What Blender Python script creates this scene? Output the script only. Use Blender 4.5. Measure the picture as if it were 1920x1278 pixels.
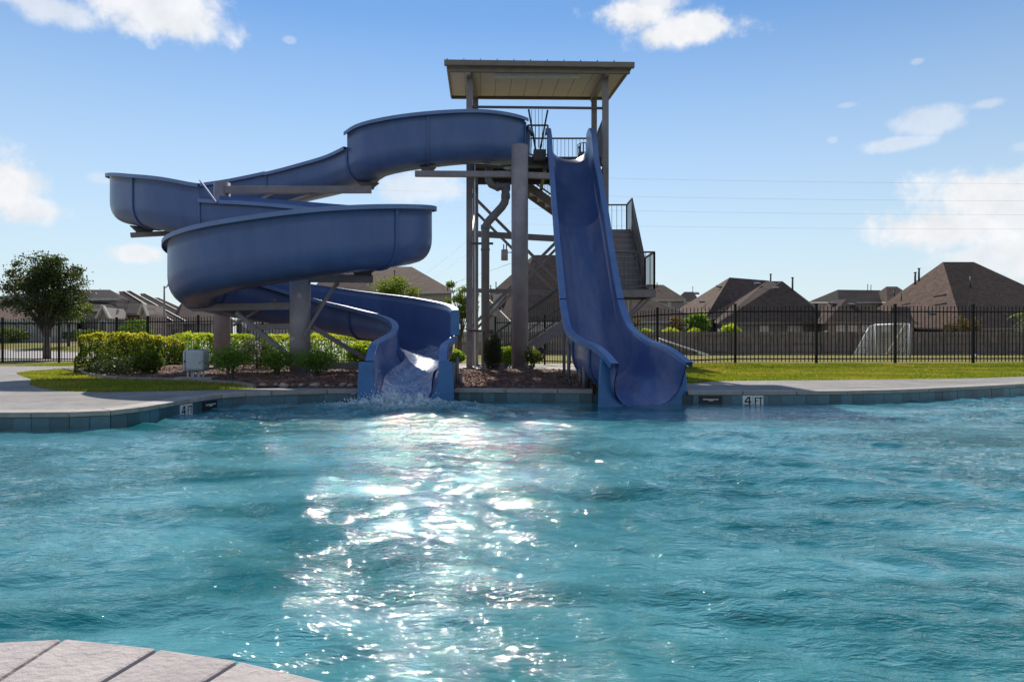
import bpy, bmesh, math, random
import numpy as np
from mathutils import Vector, Matrix, noise as mnoise
R = math.radians
random.seed(7); rng = np.random.default_rng(11)
for o in list(bpy.data.objects): bpy.data.objects.remove(o)
scn = bpy.context.scene
COL = scn.collection

# ------------------------------------------------------------------ camera, sky, sun, exposure
F, CX, CY, CAMZ = 1280.0, 960.0, 639.0, 1.0          # 24 mm lens on a 36 mm sensor
cam_d = bpy.data.cameras.new("camera"); cam = bpy.data.objects.new("camera", cam_d); COL.objects.link(cam)
cam.location = (0, 0, CAMZ); cam.rotation_euler = (R(90), 0, 0)
cam_d.lens = 24; cam_d.sensor_width = 36; cam_d.clip_start = 0.05; cam_d.clip_end = 3000
scn.camera = cam
SUN_EL, SUN_AZ = 40.0, -8.5                           # azimuth from +Y, negative = left of the view
SUN_STRENGTH, SKY_STRENGTH = 3.7, 0.080
scn.view_settings.view_transform = 'Standard'
scn.view_settings.look = 'None'
scn.view_settings.exposure = 0.66
scn.view_settings.gamma = 1
scn.view_settings.use_curve_mapping = False
scn.cycles.max_bounces = 6; scn.cycles.diffuse_bounces = 3; scn.cycles.glossy_bounces = 4
scn.cycles.transparent_max_bounces = 8; scn.cycles.transmission_bounces = 4
scn.cycles.sample_clamp_indirect = 4
scn.cycles.use_denoising = True
scn.cycles.caustics_reflective = False; scn.cycles.caustics_refractive = False

def P(px, py, Y):
    return Vector(((px - CX) / F * Y, Y, CAMZ + (CY - py) / F * Y))

sun_d = bpy.data.lights.new("sun", 'SUN'); sun = bpy.data.objects.new("sun", sun_d); COL.objects.link(sun)
sun_d.energy = SUN_STRENGTH; sun_d.angle = R(0.55); sun_d.color = (1.0, 0.93, 0.82)
sdir = Vector((math.sin(R(SUN_AZ)) * math.cos(R(SUN_EL)), math.cos(R(SUN_AZ)) * math.cos(R(SUN_EL)), math.sin(R(SUN_EL))))
sun.rotation_euler = sdir.to_track_quat('Z', 'Y').to_euler()
sun.location = (0, 60, 60)

class NT:
    """small helper for node trees"""
    def __init__(s, nt): s.nt = nt
    def n(s, t, **kw):
        x = s.nt.nodes.new(t)
        for k, v in kw.items():
            if k.startswith('i_'):
                key = k[2:]
                key = int(key) if key.isdigit() else key.replace('_', ' ')
                x.inputs[key].default_value = v
            else: setattr(x, k, v)
        return x
    def l(s, a, b): s.nt.links.new(a, b)
    def math(s, op, a, b=None, c=None, clamp=False):
        x = s.nt.nodes.new('ShaderNodeMath'); x.operation = op; x.use_clamp = clamp
        for i, v in enumerate((a, b, c)):
            if v is None: continue
            if isinstance(v, (int, float)): x.inputs[i].default_value = v
            else: s.l(v, x.inputs[i])
        return x.outputs[0]
    def mix(s, f, a, b, blend='MIX'):
        x = s.nt.nodes.new('ShaderNodeMix'); x.data_type = 'RGBA'; x.blend_type = blend
        for i, v in ((0, f), (6, a), (7, b)):
            if isinstance(v, (int, float)): x.inputs[i].default_value = v
            elif isinstance(v, tuple): x.inputs[i].default_value = v if len(v) == 4 else (*v, 1)
            else: s.l(v, x.inputs[i])
        return x.outputs[2]
    def rng(s, v, a, b, c=0.0, d=1.0, smooth=False):
        x = s.nt.nodes.new('ShaderNodeMapRange'); x.inputs[1].default_value = a; x.inputs[2].default_value = b
        x.inputs[3].default_value = c; x.inputs[4].default_value = d
        if smooth: x.interpolation_type = 'SMOOTHSTEP'
        s.l(v, x.inputs[0]); return x.outputs[0]

world = bpy.data.worlds.new("World"); scn.world = world; world.use_nodes = True
wt = NT(world.node_tree); world.node_tree.nodes.clear()
wo = wt.n('ShaderNodeOutputWorld'); bg = wt.n('ShaderNodeBackground'); bg.inputs[1].default_value = SKY_STRENGTH
sky = wt.n('ShaderNodeTexSky'); sky.sky_type = 'NISHITA'; sky.sun_disc = False
sky.sun_elevation = R(SUN_EL); sky.sun_rotation = R(SUN_AZ)
sky.air_density = 1.0; sky.dust_density = 0.0; sky.ozone_density = 2.0; sky.altitude = 0
tc = wt.n('ShaderNodeTexCoord'); sep = wt.n('ShaderNodeSeparateXYZ'); wt.l(tc.outputs['Generated'], sep.inputs[0])
az = wt.math('ARCTAN2', sep.outputs[0], sep.outputs[1]); el = wt.math('ARCSINE', sep.outputs[2])
nz = wt.n('ShaderNodeTexNoise', i_Scale=7.0, i_Detail=8.0, i_Roughness=0.62); wt.l(tc.outputs['Generated'], nz.inputs['Vector'])
nz2 = wt.n('ShaderNodeTexNoise', i_Scale=22.0, i_Detail=6.0, i_Roughness=0.6); wt.l(tc.outputs['Generated'], nz2.inputs['Vector'])
wob = wt.math('ADD', wt.math('MULTIPLY', wt.math('SUBTRACT', nz.outputs[0], 0.5), 2.6), wt.math('MULTIPLY', wt.math('SUBTRACT', nz2.outputs[0], 0.5), 0.9))
def cloud(px, py, rx, ry, dens):
    a0 = math.atan2(px - CX, F); e0 = math.asin((CY - py) / math.sqrt((px - CX) ** 2 + F ** 2 + (CY - py) ** 2))
    ra, re = rx / F, ry / F
    dx = wt.math('DIVIDE', wt.math('SUBTRACT', az, a0), ra); dy = wt.math('DIVIDE', wt.math('SUBTRACT', el, e0), re)
    dd = wt.math('SQRT', wt.math('ADD', wt.math('MULTIPLY', dx, dx), wt.math('MULTIPLY', dy, dy)))
    v = wt.math('ADD', wt.math('SUBTRACT', 1.0, dd), wob)
    return wt.math('MULTIPLY', wt.rng(v, 0.05, 0.62, 0, 1, True), dens)
mask = None
for c in ((270, 15, 180, 55, .95), (80, 10, 130, 34, .7), (1180, 30, 115, 42, 1), (1300, 58, 165, 38, 1), (1225, 5, 80, 25, .9), (15, 345, 92, 62, 1), (60, 390, 66, 34, .9), (255, 475, 50, 18, .85),
          (1770, 425, 125, 52, 1), (1830, 368, 110, 58, 1), (1930, 400, 90, 95, .95), (1880, 480, 120, 30, .75),
          (1740, 225, 60, 26, .5), (1680, 270, 60, 14, .5), (1588, 197, 24, 8, .3), (1915, 275, 24, 14, .3), (1720, 115, 14, 7, .3),
          (790, 355, 120, 34, .62), (543, 75, 16, 8, .3), (190, 335, 26, 14, .3), (1850, 195, 26, 10, .4), (1560, 262, 12, 8, .3)):
    m = cloud(*c); mask = m if mask is None else wt.math('MAXIMUM', mask, m)
# unseen cloud cover outside the picture, thickened to brighten the shade
nz3 = wt.n('ShaderNodeTexNoise', i_Scale=2.6, i_Detail=7.0, i_Roughness=0.55); wt.l(tc.outputs['Generated'], nz3.inputs['Vector'])
away = wt.rng(wt.math('ABSOLUTE', az), 0.72, 1.1, 0, 1, True)
up = wt.rng(el, 0.02, 0.2, 0, 1, True)
gen = wt.math('MULTIPLY', wt.rng(nz3.outputs[0], .51, .65, 0, .9, True), wt.math('MULTIPLY', away, up))
mask = wt.math('MAXIMUM', mask, gen)
shade = wt.rng(nz2.outputs[0], .3, .7, .9, 1.08)
cc = wt.n('ShaderNodeCombineColor'); 
for i, k in enumerate((7.1, 7.2, 7.4)): wt.l(wt.math('MULTIPLY', shade, k), cc.inputs[i])
hs = wt.n('ShaderNodeHueSaturation', i_Saturation=1.14, i_Value=1.0); wt.l(sky.outputs[0], hs.inputs['Color'])
haze_f = wt.rng(el, 0.0, 0.44, .92, 0.0, False)
skyc = wt.mix(haze_f, hs.outputs[0], (5.2, 6.1, 6.65))
wt.l(wt.mix(mask, skyc, cc.outputs[0]), bg.inputs[0]); wt.l(bg.outputs[0], wo.inputs[0])

# ------------------------------------------------------------------ mesh helpers
def tag(o, label=None, cat=None, group=None, kind=None):
    if label: o['label'] = label
    if cat: o['category'] = cat
    if group: o['group'] = group
    if kind: o['kind'] = kind
    return o
def thing(name, label, cat, loc=(0, 0, 0), group=None, rz=0):
    o = bpy.data.objects.new(name, None); COL.objects.link(o); o.empty_display_size = .2
    o.location = loc; o.rotation_euler = (0, 0, rz)
    return tag(o, label, cat, group)
def setmat(me, m):
    for x in (m if isinstance(m, (list, tuple)) else [m]): me.materials.append(x)
class MB:
    def __init__(s): s.v = []; s.f = []; s.sm = []; s.mi = []
    def add(s, vs, fs, smooth=False, mi=0):
        b = len(s.v); s.v += [tuple(x) for x in vs]; s.f += [tuple(b + i for i in f) for f in fs]
        s.sm += [smooth] * len(fs); s.mi += [mi] * len(fs); return s
    def box(s, c, d, rot=None, mi=0, taper=1.0):
        hx, hy, hz = d[0] / 2, d[1] / 2, d[2] / 2; vs = []
        for z in (-1, 1):
            t = taper if z > 0 else 1
            for x, y in ((-1, -1), (1, -1), (1, 1), (-1, 1)):
                p = Vector((x * hx * t, y * hy * t, z * hz))
                if rot: p = rot @ p
                vs.append(p + Vector(c))
        return s.add(vs, [(3, 2, 1, 0), (4, 5, 6, 7), (0, 1, 5, 4), (1, 2, 6, 5), (2, 3, 7, 6), (3, 0, 4, 7)], mi=mi)
    def bar(s, a, b, w, h=None, mi=0, up=Vector((0, 0, 1))):
        """rectangular bar from a to b, w across, h high"""
        a = Vector(a); b = Vector(b); h = h or w; d = (b - a); L = d.length; d.normalize()
        if abs(d.dot(up)) > .98: up = Vector((0, 1, 0))
        x = d.cross(up).normalized(); z = x.cross(d).normalized()
        m = Matrix((x, d, z)).transposed()
        return s.box((a + b) / 2, (w, L, h), rot=m, mi=mi)
    def tube(s, pts, rad, seg=12, cap=True, mi=0):
        pts = [Vector(p) for p in pts]; n = len(pts)
        rad = rad if isinstance(rad, (list, tuple)) else [rad] * n
        vs = []; prev = None
        for i, p in enumerate(pts):
            d = (pts[min(i + 1, n - 1)] - pts[max(i - 1, 0)]).normalized()
            if prev is None:
                u = d.cross(Vector((0, 0, 1)))
                if u.length < .05: u = d.cross(Vector((0, 1, 0)))
            else: u = prev - d * prev.dot(d)
            u.normalize(); prev = u; w = d.cross(u)
            for k in range(seg):
                a = 2 * math.pi * k / seg; vs.append(p + (u * math.cos(a) + w * math.sin(a)) * rad[i])
        fs = [(i * seg + k, i * seg + (k + 1) % seg, (i + 1) * seg + (k + 1) % seg, (i + 1) * seg + k) for i in range(n - 1) for k in range(seg)]
        s.add(vs, fs, True, mi)
        if cap:
            b = len(s.v) - n * seg
            s.f += [tuple(b + k for k in range(seg))[::-1], tuple(b + (n - 1) * seg + k for k in range(seg))]; s.sm += [False] * 2; s.mi += [mi] * 2
        return s
    def prism(s, poly, z0, z1, mi=0):
        n = len(poly); vs = [(p[0], p[1], z0) for p in poly] + [(p[0], p[1], z1) for p in poly]
        return s.add(vs, [tuple(range(n))[::-1], tuple(range(n, 2 * n))] + [(i, (i + 1) % n, n + (i + 1) % n, n + i) for i in range(n)], mi=mi)
    def mesh(s, name, m):
        me = bpy.data.meshes.new(name); me.from_pydata(s.v, [], s.f); setmat(me, m)
        me.polygons.foreach_set('use_smooth', s.sm); me.polygons.foreach_set('material_index', s.mi)
        me.validate(); me.update(); return me
    def build(s, name, m, parent=None, bevel=0, label=None):
        me = s.mesh(name, m)
        bm = bmesh.new(); bm.from_mesh(me); bmesh.ops.recalc_face_normals(bm, faces=bm.faces); bm.to_mesh(me); bm.free()
        o = link(name, me, parent)
        if bevel:
            b = o.modifiers.new('bevel', 'BEVEL'); b.width = bevel; b.segments = 2; b.limit_method = 'ANGLE'; b.angle_limit = R(40)
        if label: o['label'] = label
        return o
def link(name, me, parent=None, loc=None, rz=None, sc=None):
    o = bpy.data.objects.new(name, me); COL.objects.link(o)
    if parent: 
        o.parent = parent
        o.matrix_parent_inverse = Matrix.Translation(-parent.location) if parent.rotation_euler.z == 0 else (Matrix.Translation(parent.location) @ Matrix.Rotation(parent.rotation_euler.z, 4, 'Z')).inverted()
    if loc is not None: o.location = loc
    if rz is not None: o.rotation_euler = (0, 0, rz) if not hasattr(rz, '__len__') else rz
    if sc is not None: o.scale = sc
    return o
def copy_thing(o, loc, rz=0, label=None, sc=1.0):
    c = o.copy(); COL.objects.link(c)
    c.location = loc; c.rotation_euler = (0, 0, rz); c.scale = (sc, sc, sc)
    if label: c['label'] = label
    for ch in o.children:
        d = ch.copy(); COL.objects.link(d); d.parent = c
        for g in ch.children:
            e = g.copy(); COL.objects.link(e); e.parent = d
    return c
def np_mesh(name, V, Fc, m, smooth=False, tint=None):
    V = np.asarray(V, dtype=np.float32); Fc = np.asarray(Fc, dtype=np.int32)
    me = bpy.data.meshes.new(name); n, k = Fc.shape
    me.vertices.add(len(V)); me.vertices.foreach_set('co', V.ravel())
    me.loops.add(n * k); me.loops.foreach_set('vertex_index', Fc.ravel())
    me.polygons.add(n); me.polygons.foreach_set('loop_start', np.arange(0, n * k, k, dtype=np.int32))
    me.polygons.foreach_set('loop_total', np.full(n, k, dtype=np.int32))
    me.polygons.foreach_set('use_smooth', np.full(n, smooth))
    setmat(me, m); me.update(calc_edges=True)
    if tint is not None:
        a = me.attributes.new('tint', 'FLOAT', 'POINT'); a.data.foreach_set('value', np.asarray(tint, dtype=np.float32))
    return me

# ------------------------------------------------------------------ materials
def mat(name, col, rough=.6, col2=None, scale=6.0, detail=5, bump=0.0, bscale=60.0, metal=0.0, spec=.5, objrand=0.0, coat=0.0, stretch=None, lo=.35, hi=.65, coords='Object', bdist=.02):
    m = bpy.data.materials.new(name); m.use_nodes = True; nt = NT(m.node_tree); b = m.node_tree.nodes['Principled BSDF']
    b.inputs['Roughness'].default_value = rough; b.inputs['Metallic'].default_value = metal; b.inputs['Specular IOR Level'].default_value = spec
    if coat: b.inputs['Coat Weight'].default_value = coat; b.inputs['Coat Roughness'].default_value = .12
    tc = nt.n('ShaderNodeTexCoord'); src = tc.outputs[coords]
    if stretch:
        mp = nt.n('ShaderNodeMapping'); mp.inputs['Scale'].default_value = stretch; nt.l(src, mp.inputs[0]); src = mp.outputs[0]
    c2 = col2 if col2 else tuple(x * .72 for x in col)
    nz = nt.n('ShaderNodeTexNoise', i_Scale=scale, i_Detail=detail, i_Roughness=.6); nt.l(src, nz.inputs['Vector'])
    c = nt.mix(nt.rng(nz.outputs[0], lo, hi), c2, col)
    if objrand:
        oi = nt.n('ShaderNodeObjectInfo'); k = nt.rng(oi.outputs['Random'], 0, 1, 1 - objrand, 1 + objrand)
        mm = nt.n('ShaderNodeVectorMath', operation='SCALE'); nt.l(c, mm.inputs[0]); nt.l(k, mm.inputs['Scale']); c = mm.outputs[0]
    nt.l(c, b.inputs['Base Color'])
    if bump:
        n2 = nt.n('ShaderNodeTexNoise', i_Scale=bscale, i_Detail=6.0, i_Roughness=.65); nt.l(src, n2.inputs['Vector'])
        bp = nt.n('ShaderNodeBump', i_Strength=bump, i_Distance=bdist); nt.l(n2.outputs[0], bp.inputs['Height']); nt.l(bp.outputs[0], b.inputs['Normal'])
    m['nt'] = 1
    return m
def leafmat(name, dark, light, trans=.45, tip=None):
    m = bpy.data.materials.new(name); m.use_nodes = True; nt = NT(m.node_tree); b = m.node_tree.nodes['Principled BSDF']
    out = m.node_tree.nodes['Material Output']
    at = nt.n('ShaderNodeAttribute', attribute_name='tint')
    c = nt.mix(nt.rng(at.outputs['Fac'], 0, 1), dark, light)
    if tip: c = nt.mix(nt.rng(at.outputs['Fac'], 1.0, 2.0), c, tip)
    nt.l(c, b.inputs['Base Color']); b.inputs['Roughness'].default_value = .55; b.inputs['Specular IOR Level'].default_value = .3
    tr = nt.n('ShaderNodeBsdfTranslucent'); mm = nt.n('ShaderNodeVectorMath', operation='MULTIPLY'); nt.l(c, mm.inputs[0]); mm.inputs[1].default_value = (1.5, 1.5, .6)
    nt.l(mm.outputs[0], tr.inputs[0])
    mx = nt.n('ShaderNodeMixShader', i_0=trans); nt.l(b.outputs[0], mx.inputs[1]); nt.l(tr.outputs[0], mx.inputs[2]); nt.l(mx.outputs[0], out.inputs[0])
    return m

M = {}
M['blue'] = mat('slide gelcoat', (.085, .14, .32), .33, (.06, .105, .25), 2.2, bump=.05, bscale=14, spec=.38, stretch=(1, 1, .35), lo=.3, hi=.7)
M['blue_rim'] = mat('slide rim gelcoat', (.10, .18, .39), .46, (.08, .15, .34), 3, spec=.9)
M['sheen'] = mat('sun faded gelcoat', (.24, .26, .40), .24, (.09, .14, .31), 1.1, spec=.55, lo=.36, hi=.66, stretch=(2.2, .35, .35), bump=.04, bscale=10)  # pale mottling paints sheen and reflections into the gelcoat colour
M['blue_end'] = mat('slide end gelcoat', (.045, .165, .38), .35, (.035, .13, .32), 3, spec=.5)
M['worn_sheen'] = mat('chalky worn gelcoat', (.24, .25, .38), .24, (.08, .13, .31), 1.6, spec=.6, lo=.38, hi=.62, stretch=(1.4, .5, .8))  # chalky wear, lightened to paint in the sheen of the slide mouths
M['steel'] = mat('grey painted steel', (.235, .20, .21), .5, (.18, .15, .16), 4, bump=.08, bscale=40)
M['steel_dark'] = mat('dark painted steel', (.085, .075, .08), .5, (.06, .054, .058), 5)
M['column'] = mat('column paint', (.34, .30, .315), .55, (.26, .225, .24), 3, bump=.12, bscale=50)
def add_patches(m, col, scale, thr, zmax=None):
    nt = NT(m.node_tree); b = m.node_tree.nodes['Principled BSDF']; prev = b.inputs['Base Color'].links[0].from_socket
    tc = nt.n('ShaderNodeTexCoord'); nz = nt.n('ShaderNodeTexNoise', i_Scale=scale, i_Detail=4.0); nt.l(tc.outputs['Object'], nz.inputs['Vector'])
    f = nt.rng(nz.outputs[0], thr, thr + .02)
    nt.l(nt.mix(f, prev, col), b.inputs['Base Color'])
add_patches(M['column'], (.42, .42, .46), 2.3, .665)
M['pipe'] = mat('grey pipe paint', (.21, .19, .195), .5, (.16, .14, .14), 3)
M['rust'] = mat('rusty painted pipe', (.16, .12, .10), .6, (.22, .08, .05), 4)
M['black'] = mat('black fence paint', (.006, .006, .007), .5, (.01, .009, .009), 8, spec=.15)
M['soffit'] = mat('pale metal roof deck', (.62, .55, .54), .6, (.56, .50, .49), 2)
M['fascia'] = mat('brown metal trim', (.20, .155, .13), .5, (.16, .125, .105), 4)
M['mulch'] = mat('shredded bark mulch', (.27, .145, .105), .95, (.08, .042, .032), 22, bump=1, bscale=45, bdist=.05, lo=.38, hi=.62)
M['chip'] = mat('bark chip', (.34, .19, .14), .9, (.14, .07, .055), 3, lo=.4, hi=.6)
M['deck'] = mat('brushed concrete deck', (.36, .34, .32), .85, (.22, .21, .205), 5, bump=.8, bscale=26, bdist=.02, stretch=(1, 3.2, 1), lo=.3, hi=.7)
M['pad'] = mat('aggregate concrete path', (.42, .39, .34), .9, (.33, .30, .26), 9, bump=.3, bscale=60)
M['coping'] = mat('pool coping stone', (.37, .335, .30), .8, (.28, .255, .23), 6, bump=.35, bscale=30, objrand=.10, bdist=.01)
M['near_stone'] = mat('pitted pink grey coping stone', (.48, .42, .40), .78, (.31, .27, .27), 3.0, bump=.9, bscale=34, objrand=.06, bdist=.012, lo=.3, hi=.7)
M['tile'] = mat('blue slate pool tile', (.075, .15, .18), .3, (.045, .10, .13), 7, objrand=.38, bump=.15, bscale=40)
M['skimmer'] = mat('dark skimmer throat', (.012, .018, .02), .5)
M['white_tile'] = mat('white marker tile', (.72, .73, .70), .35, (.66, .67, .64), 9)
M['ink'] = mat('black tile lettering', (.012, .012, .013), .5)
M['white'] = mat('white paint', (.78, .79, .80), .45, (.66, .67, .69), 5)
M['box'] = mat('weathered pale cabinet', (.50, .53, .58), .5, (.42, .45, .50), 3); add_patches(M['box'], (.16, .17, .19), 5, .70)
M['bark'] = mat('bark', (.13, .10, .08), .9, (.07, .055, .045), 20, bump=.6, bscale=40)
M['wood'] = mat('weathered fence board', (.26, .205, .18), .9, (.13, .105, .095), 2.0, spec=.1, stretch=(5, 5, .5), objrand=.18)
M['rubber'] = mat('black rubber', (.015, .015, .016), .7)
M['rock'] = mat('pale bed rock', (.36, .30, .27), .9, (.22, .18, .16), 5, bump=.5, bscale=15)
M['glass'] = mat('window glass', (.05, .09, .10), .08, (.07, .13, .14), 2, spec=.8)
M['car_glass'] = mat('car glass', (.02, .03, .04), .06, spec=.8)
M['car_blue'] = mat('dark blue car paint', (.02, .035, .10), .25, coat=.6)
M['car_white'] = mat('white car paint', (.70, .71, .72), .3, coat=.6)
M['car_silver'] = mat('silver car paint', (.36, .40, .46), .3, metal=.3, coat=.6)
M['net'] = mat('goal net cord', (.72, .72, .72), .7)
M['trim'] = mat('pale house trim', (.55, .50, .44), .6)
dm = M['deck']; nt = NT(dm.node_tree); b = dm.node_tree.nodes['Principled BSDF']; b.inputs['Specular IOR Level'].default_value = .25; prev = b.inputs['Base Color'].links[0].from_socket
tcd = nt.n('ShaderNodeTexCoord'); br = nt.n('ShaderNodeTexBrick', i_Scale=1.0, i_Mortar_Size=.007, i_Brick_Width=2.9, i_Row_Height=1.9); nt.l(tcd.outputs['Object'], br.inputs['Vector'])
st_ = nt.n('ShaderNodeTexNoise', i_Scale=.8, i_Detail=6.0, i_Roughness=.65); nt.l(tcd.outputs['Object'], st_.inputs['Vector'])
k = nt.math('MULTIPLY', nt.rng(br.outputs['Fac'], 0, 1, 1, .5), nt.rng(st_.outputs[0], .35, .6, .78, 1.08))
mm = nt.n('ShaderNodeVectorMath', operation='SCALE'); nt.l(prev, mm.inputs[0]); nt.l(k, mm.inputs['Scale']); nt.l(mm.outputs[0], b.inputs['Base Color'])
def roofmat(name, c1, c2):
    m = mat(name, c1, .9, c2, 1.5, bump=.3, bscale=14)
    nt = NT(m.node_tree); b = m.node_tree.nodes['Principled BSDF']; prev = b.inputs['Base Color'].links[0].from_socket; b.inputs['Specular IOR Level'].default_value = .05
    tc = nt.n('ShaderNodeTexCoord'); mp = nt.n('ShaderNodeMapping'); mp.inputs['Scale'].default_value = (1.6, 1.6, 5.5); nt.l(tc.outputs['Object'], mp.inputs[0])
    vo = nt.n('ShaderNodeTexVoronoi', i_Scale=1.6); nt.l(mp.outputs[0], vo.inputs['Vector'])
    sc = nt.n('ShaderNodeSeparateColor'); nt.l(vo.outputs['Color'], sc.inputs[0])
    k = nt.rng(sc.outputs[0], 0, 1, .78, 1.2)
    mm = nt.n('ShaderNodeVectorMath', operation='SCALE'); nt.l(prev, mm.inputs[0]); nt.l(k, mm.inputs['Scale']); nt.l(mm.outputs[0], b.inputs['Base Color'])
    return m
M['roof_brown'] = roofmat('brown shingles', (.125, .086, .068), (.095, .067, .055))
M['roof_grey'] = roofmat('grey brown shingles', (.08, .059, .051), (.06, .046, .041))
M['roof_slate'] = roofmat('dark slate shingles', (.036, .031, .033), (.027, .024, .026))
def brickmat(name, c1, c2, mortar, sc=1.0):
    m = bpy.data.materials.new(name); m.use_nodes = True; nt = NT(m.node_tree); b = m.node_tree.nodes['Principled BSDF']; b.inputs['Roughness'].default_value = .9
    tc = nt.n('ShaderNodeTexCoord'); s = nt.n('ShaderNodeSeparateXYZ'); nt.l(tc.outputs['Object'], s.inputs[0])
    cb = nt.n('ShaderNodeCombineXYZ'); nt.l(nt.math('ADD', s.outputs[0], s.outputs[1]), cb.inputs[0]); nt.l(s.outputs[2], cb.inputs[1])
    br = nt.n('ShaderNodeTexBrick', i_Scale=sc, i_Mortar_Size=.012, i_Brick_Width=.42, i_Row_Height=.16)
    br.inputs['Color1'].default_value = (*c1, 1); br.inputs['Color2'].default_value = (*c2, 1); br.inputs['Mortar'].default_value = (*mortar, 1)
    nt.l(cb.outputs[0], br.inputs['Vector']); nt.l(br.outputs[0], b.inputs['Base Color']); return m
M['brick_tan'] = brickmat('tan brick', (.30, .22, .17), (.23, .165, .13), (.33, .28, .24))
M['brick_grey'] = brickmat('grey brick', (.22, .185, .165), (.16, .135, .12), (.27, .24, .22))
M['stone_wall'] = brickmat('mixed stone', (.36, .27, .20), (.24, .18, .14), (.36, .32, .28), .55)
M['siding'] = mat('beige siding', (.33, .29, .25), .8, (.29, .25, .22), 3)
M['siding_light'] = mat('pale stucco', (.44, .42, .39), .8, (.38, .36, .34), 3)

# ground material: lawn, dry strips, street
gm = bpy.data.materials.new('turf'); gm.use_nodes = True; nt = NT(gm.node_tree); b = gm.node_tree.nodes['Principled BSDF']; b.inputs['Roughness'].default_value = .95; b.inputs['Specular IOR Level'].default_value = .15
tcg = nt.n('ShaderNodeTexCoord'); mp = nt.n('ShaderNodeMapping'); mp.inputs['Scale'].default_value = (1, 3.2, 1); nt.l(tcg.outputs['Object'], mp.inputs[0])
n1 = nt.n('ShaderNodeTexNoise', i_Scale=.45, i_Detail=6.0, i_Roughness=.6); nt.l(mp.outputs[0], n1.inputs['Vector'])
n2 = nt.n('ShaderNodeTexNoise', i_Scale=34.0, i_Detail=4.0, i_Roughness=.7); nt.l(tcg.outputs['Object'], n2.inputs['Vector'])
g = nt.mix(nt.rng(n2.outputs[0], .3, .7), (.11, .13, .018), (.22, .25, .04))
g = nt.mix(nt.rng(n1.outputs[0], .42, .60, 0, .85), g, (.32, .22, .10))
nt.l(g, b.inputs['Base Color'])
bp = nt.n('ShaderNodeBump', i_Strength=.9, i_Distance=.05); nt.l(n2.outputs[0], bp.inputs['Height']); nt.l(bp.outputs[0], b.inputs['Normal'])
M['turf'] = gm
M['street'] = mat('pale concrete street', (.36, .335, .32), .9, (.31, .29, .28), 2)
M['grass'] = leafmat('grass blade', (.10, .14, .015), (.24, .29, .035), .5, (.42, .25, .10))
M['leaf'] = leafmat('shrub leaf', (.045, .07, .016), (.14, .19, .035), .5, (.50, .46, .05))
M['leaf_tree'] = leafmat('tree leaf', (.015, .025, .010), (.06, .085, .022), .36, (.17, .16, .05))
M['leaf_fresh'] = leafmat('fresh leaf', (.07, .14, .022), (.20, .33, .05), .5, (.50, .52, .06))
M['leaf_blue'] = leafmat('fine dark leaf', (.03, .045, .02), (.085, .11, .045), .25, (.08, .09, .04))
M['leaf_rust'] = leafmat('rusty leaf', (.07, .06, .03), (.16, .11, .06), .4, (.24, .15, .07))

# ------------------------------------------------------------------ pool outline
EDGE = [(-30, 7.9), (-12, 7.62), (-8, 7.6), (-5.75, 7.64), (-4.95, 7.70), (-4.62, 7.88), (-4.5, 8.3), (-4.48, 9.14), (-4.45, 9.75), (-4.3, 10.35), (-3.64, 10.86), (-2.54, 11.22), (-.99, 11.36), (.4, 11.25), (1.36, 11.12),
        (2.87, 10.88), (4.0, 10.84), (5.1, 10.92), (6.13, 11.15), (7.6, 11.78), (9.5, 12.75), (14, 15.6), (22, 21)]
NEAR = [(-30, -3), (-8, -2.2), (-4.2, .2), (-2.9, 1.2), (-1.9, 1.67), (-1.34, 1.80), (-1.2, 1.815), (-.92, 1.756), (-.69, 1.69), (-.47, 1.603), (0, 1.3), (.5, .85), (1.1, 0.0), (1.8, -1.2), (4, -3), (26, -4)]
def catmull(pts, per=12):
    pts = [Vector(p) for p in pts]; out = []
    for i in range(len(pts) - 1):
        p0 = pts[max(i - 1, 0)]; p1 = pts[i]; p2 = pts[i + 1]; p3 = pts[min(i + 2, len(pts) - 1)]
        d1 = max((p1 - p0).length, 1e-4) ** .5; d2 = max((p2 - p1).length, 1e-4) ** .5; d3 = max((p3 - p2).length, 1e-4) ** .5
        m1 = (p2 - p0) / (d1 + d2) * d2 if i > 0 else (p2 - p1)
        m2 = (p3 - p1) / (d2 + d3) * d2 if i < len(pts) - 2 else (p2 - p1)
        if i > 0: m1 = ((p1 - p0) / d1 - (p2 - p0) / (d1 + d2) + (p2 - p1) / d2) * d2
        if i < len(pts) - 2: m2 = ((p2 - p1) / d2 - (p3 - p1) / (d2 + d3) + (p3 - p2) / d3) * d2
        for k in range(per):
            t = k / per; t2 = t * t; t3 = t2 * t
            out.append(p1 * (2 * t3 - 3 * t2 + 1) + m1 * (t3 - 2 * t2 + t) + p2 * (-2 * t3 + 3 * t2) + m2 * (t3 - t2))
    out.append(pts[-1]); return out
def dense(pts, per=10): return [(p.x, p.y) for p in catmull([(a, b, 0) for a, b in pts], per)]
EDGE_D = dense(EDGE); NEAR_D = dense(NEAR)
def offset(poly, d):
    out = []
    for i, p in enumerate(poly):
        a = poly[max(i - 1, 0)]; c = poly[min(i + 1, len(poly) - 1)]
        t = Vector((c[0] - a[0], c[1] - a[1])).normalized(); out.append((p[0] - t.y * d, p[1] + t.x * d))
    return out
POOL = EDGE_D + NEAR_D[::-1]
def inside(pts, poly):
    x = pts[:, 0]; y = pts[:, 1]; c = np.zeros(len(pts), bool); n = len(poly)
    for i in range(n):
        x1, y1 = poly[i]; x2, y2 = poly[(i + 1) % n]
        if y1 == y2: continue
        hit = ((y1 > y) != (y2 > y)) & (x < (x2 - x1) * (y - y1) / (y2 - y1) + x1); c ^= hit
    return c
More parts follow.
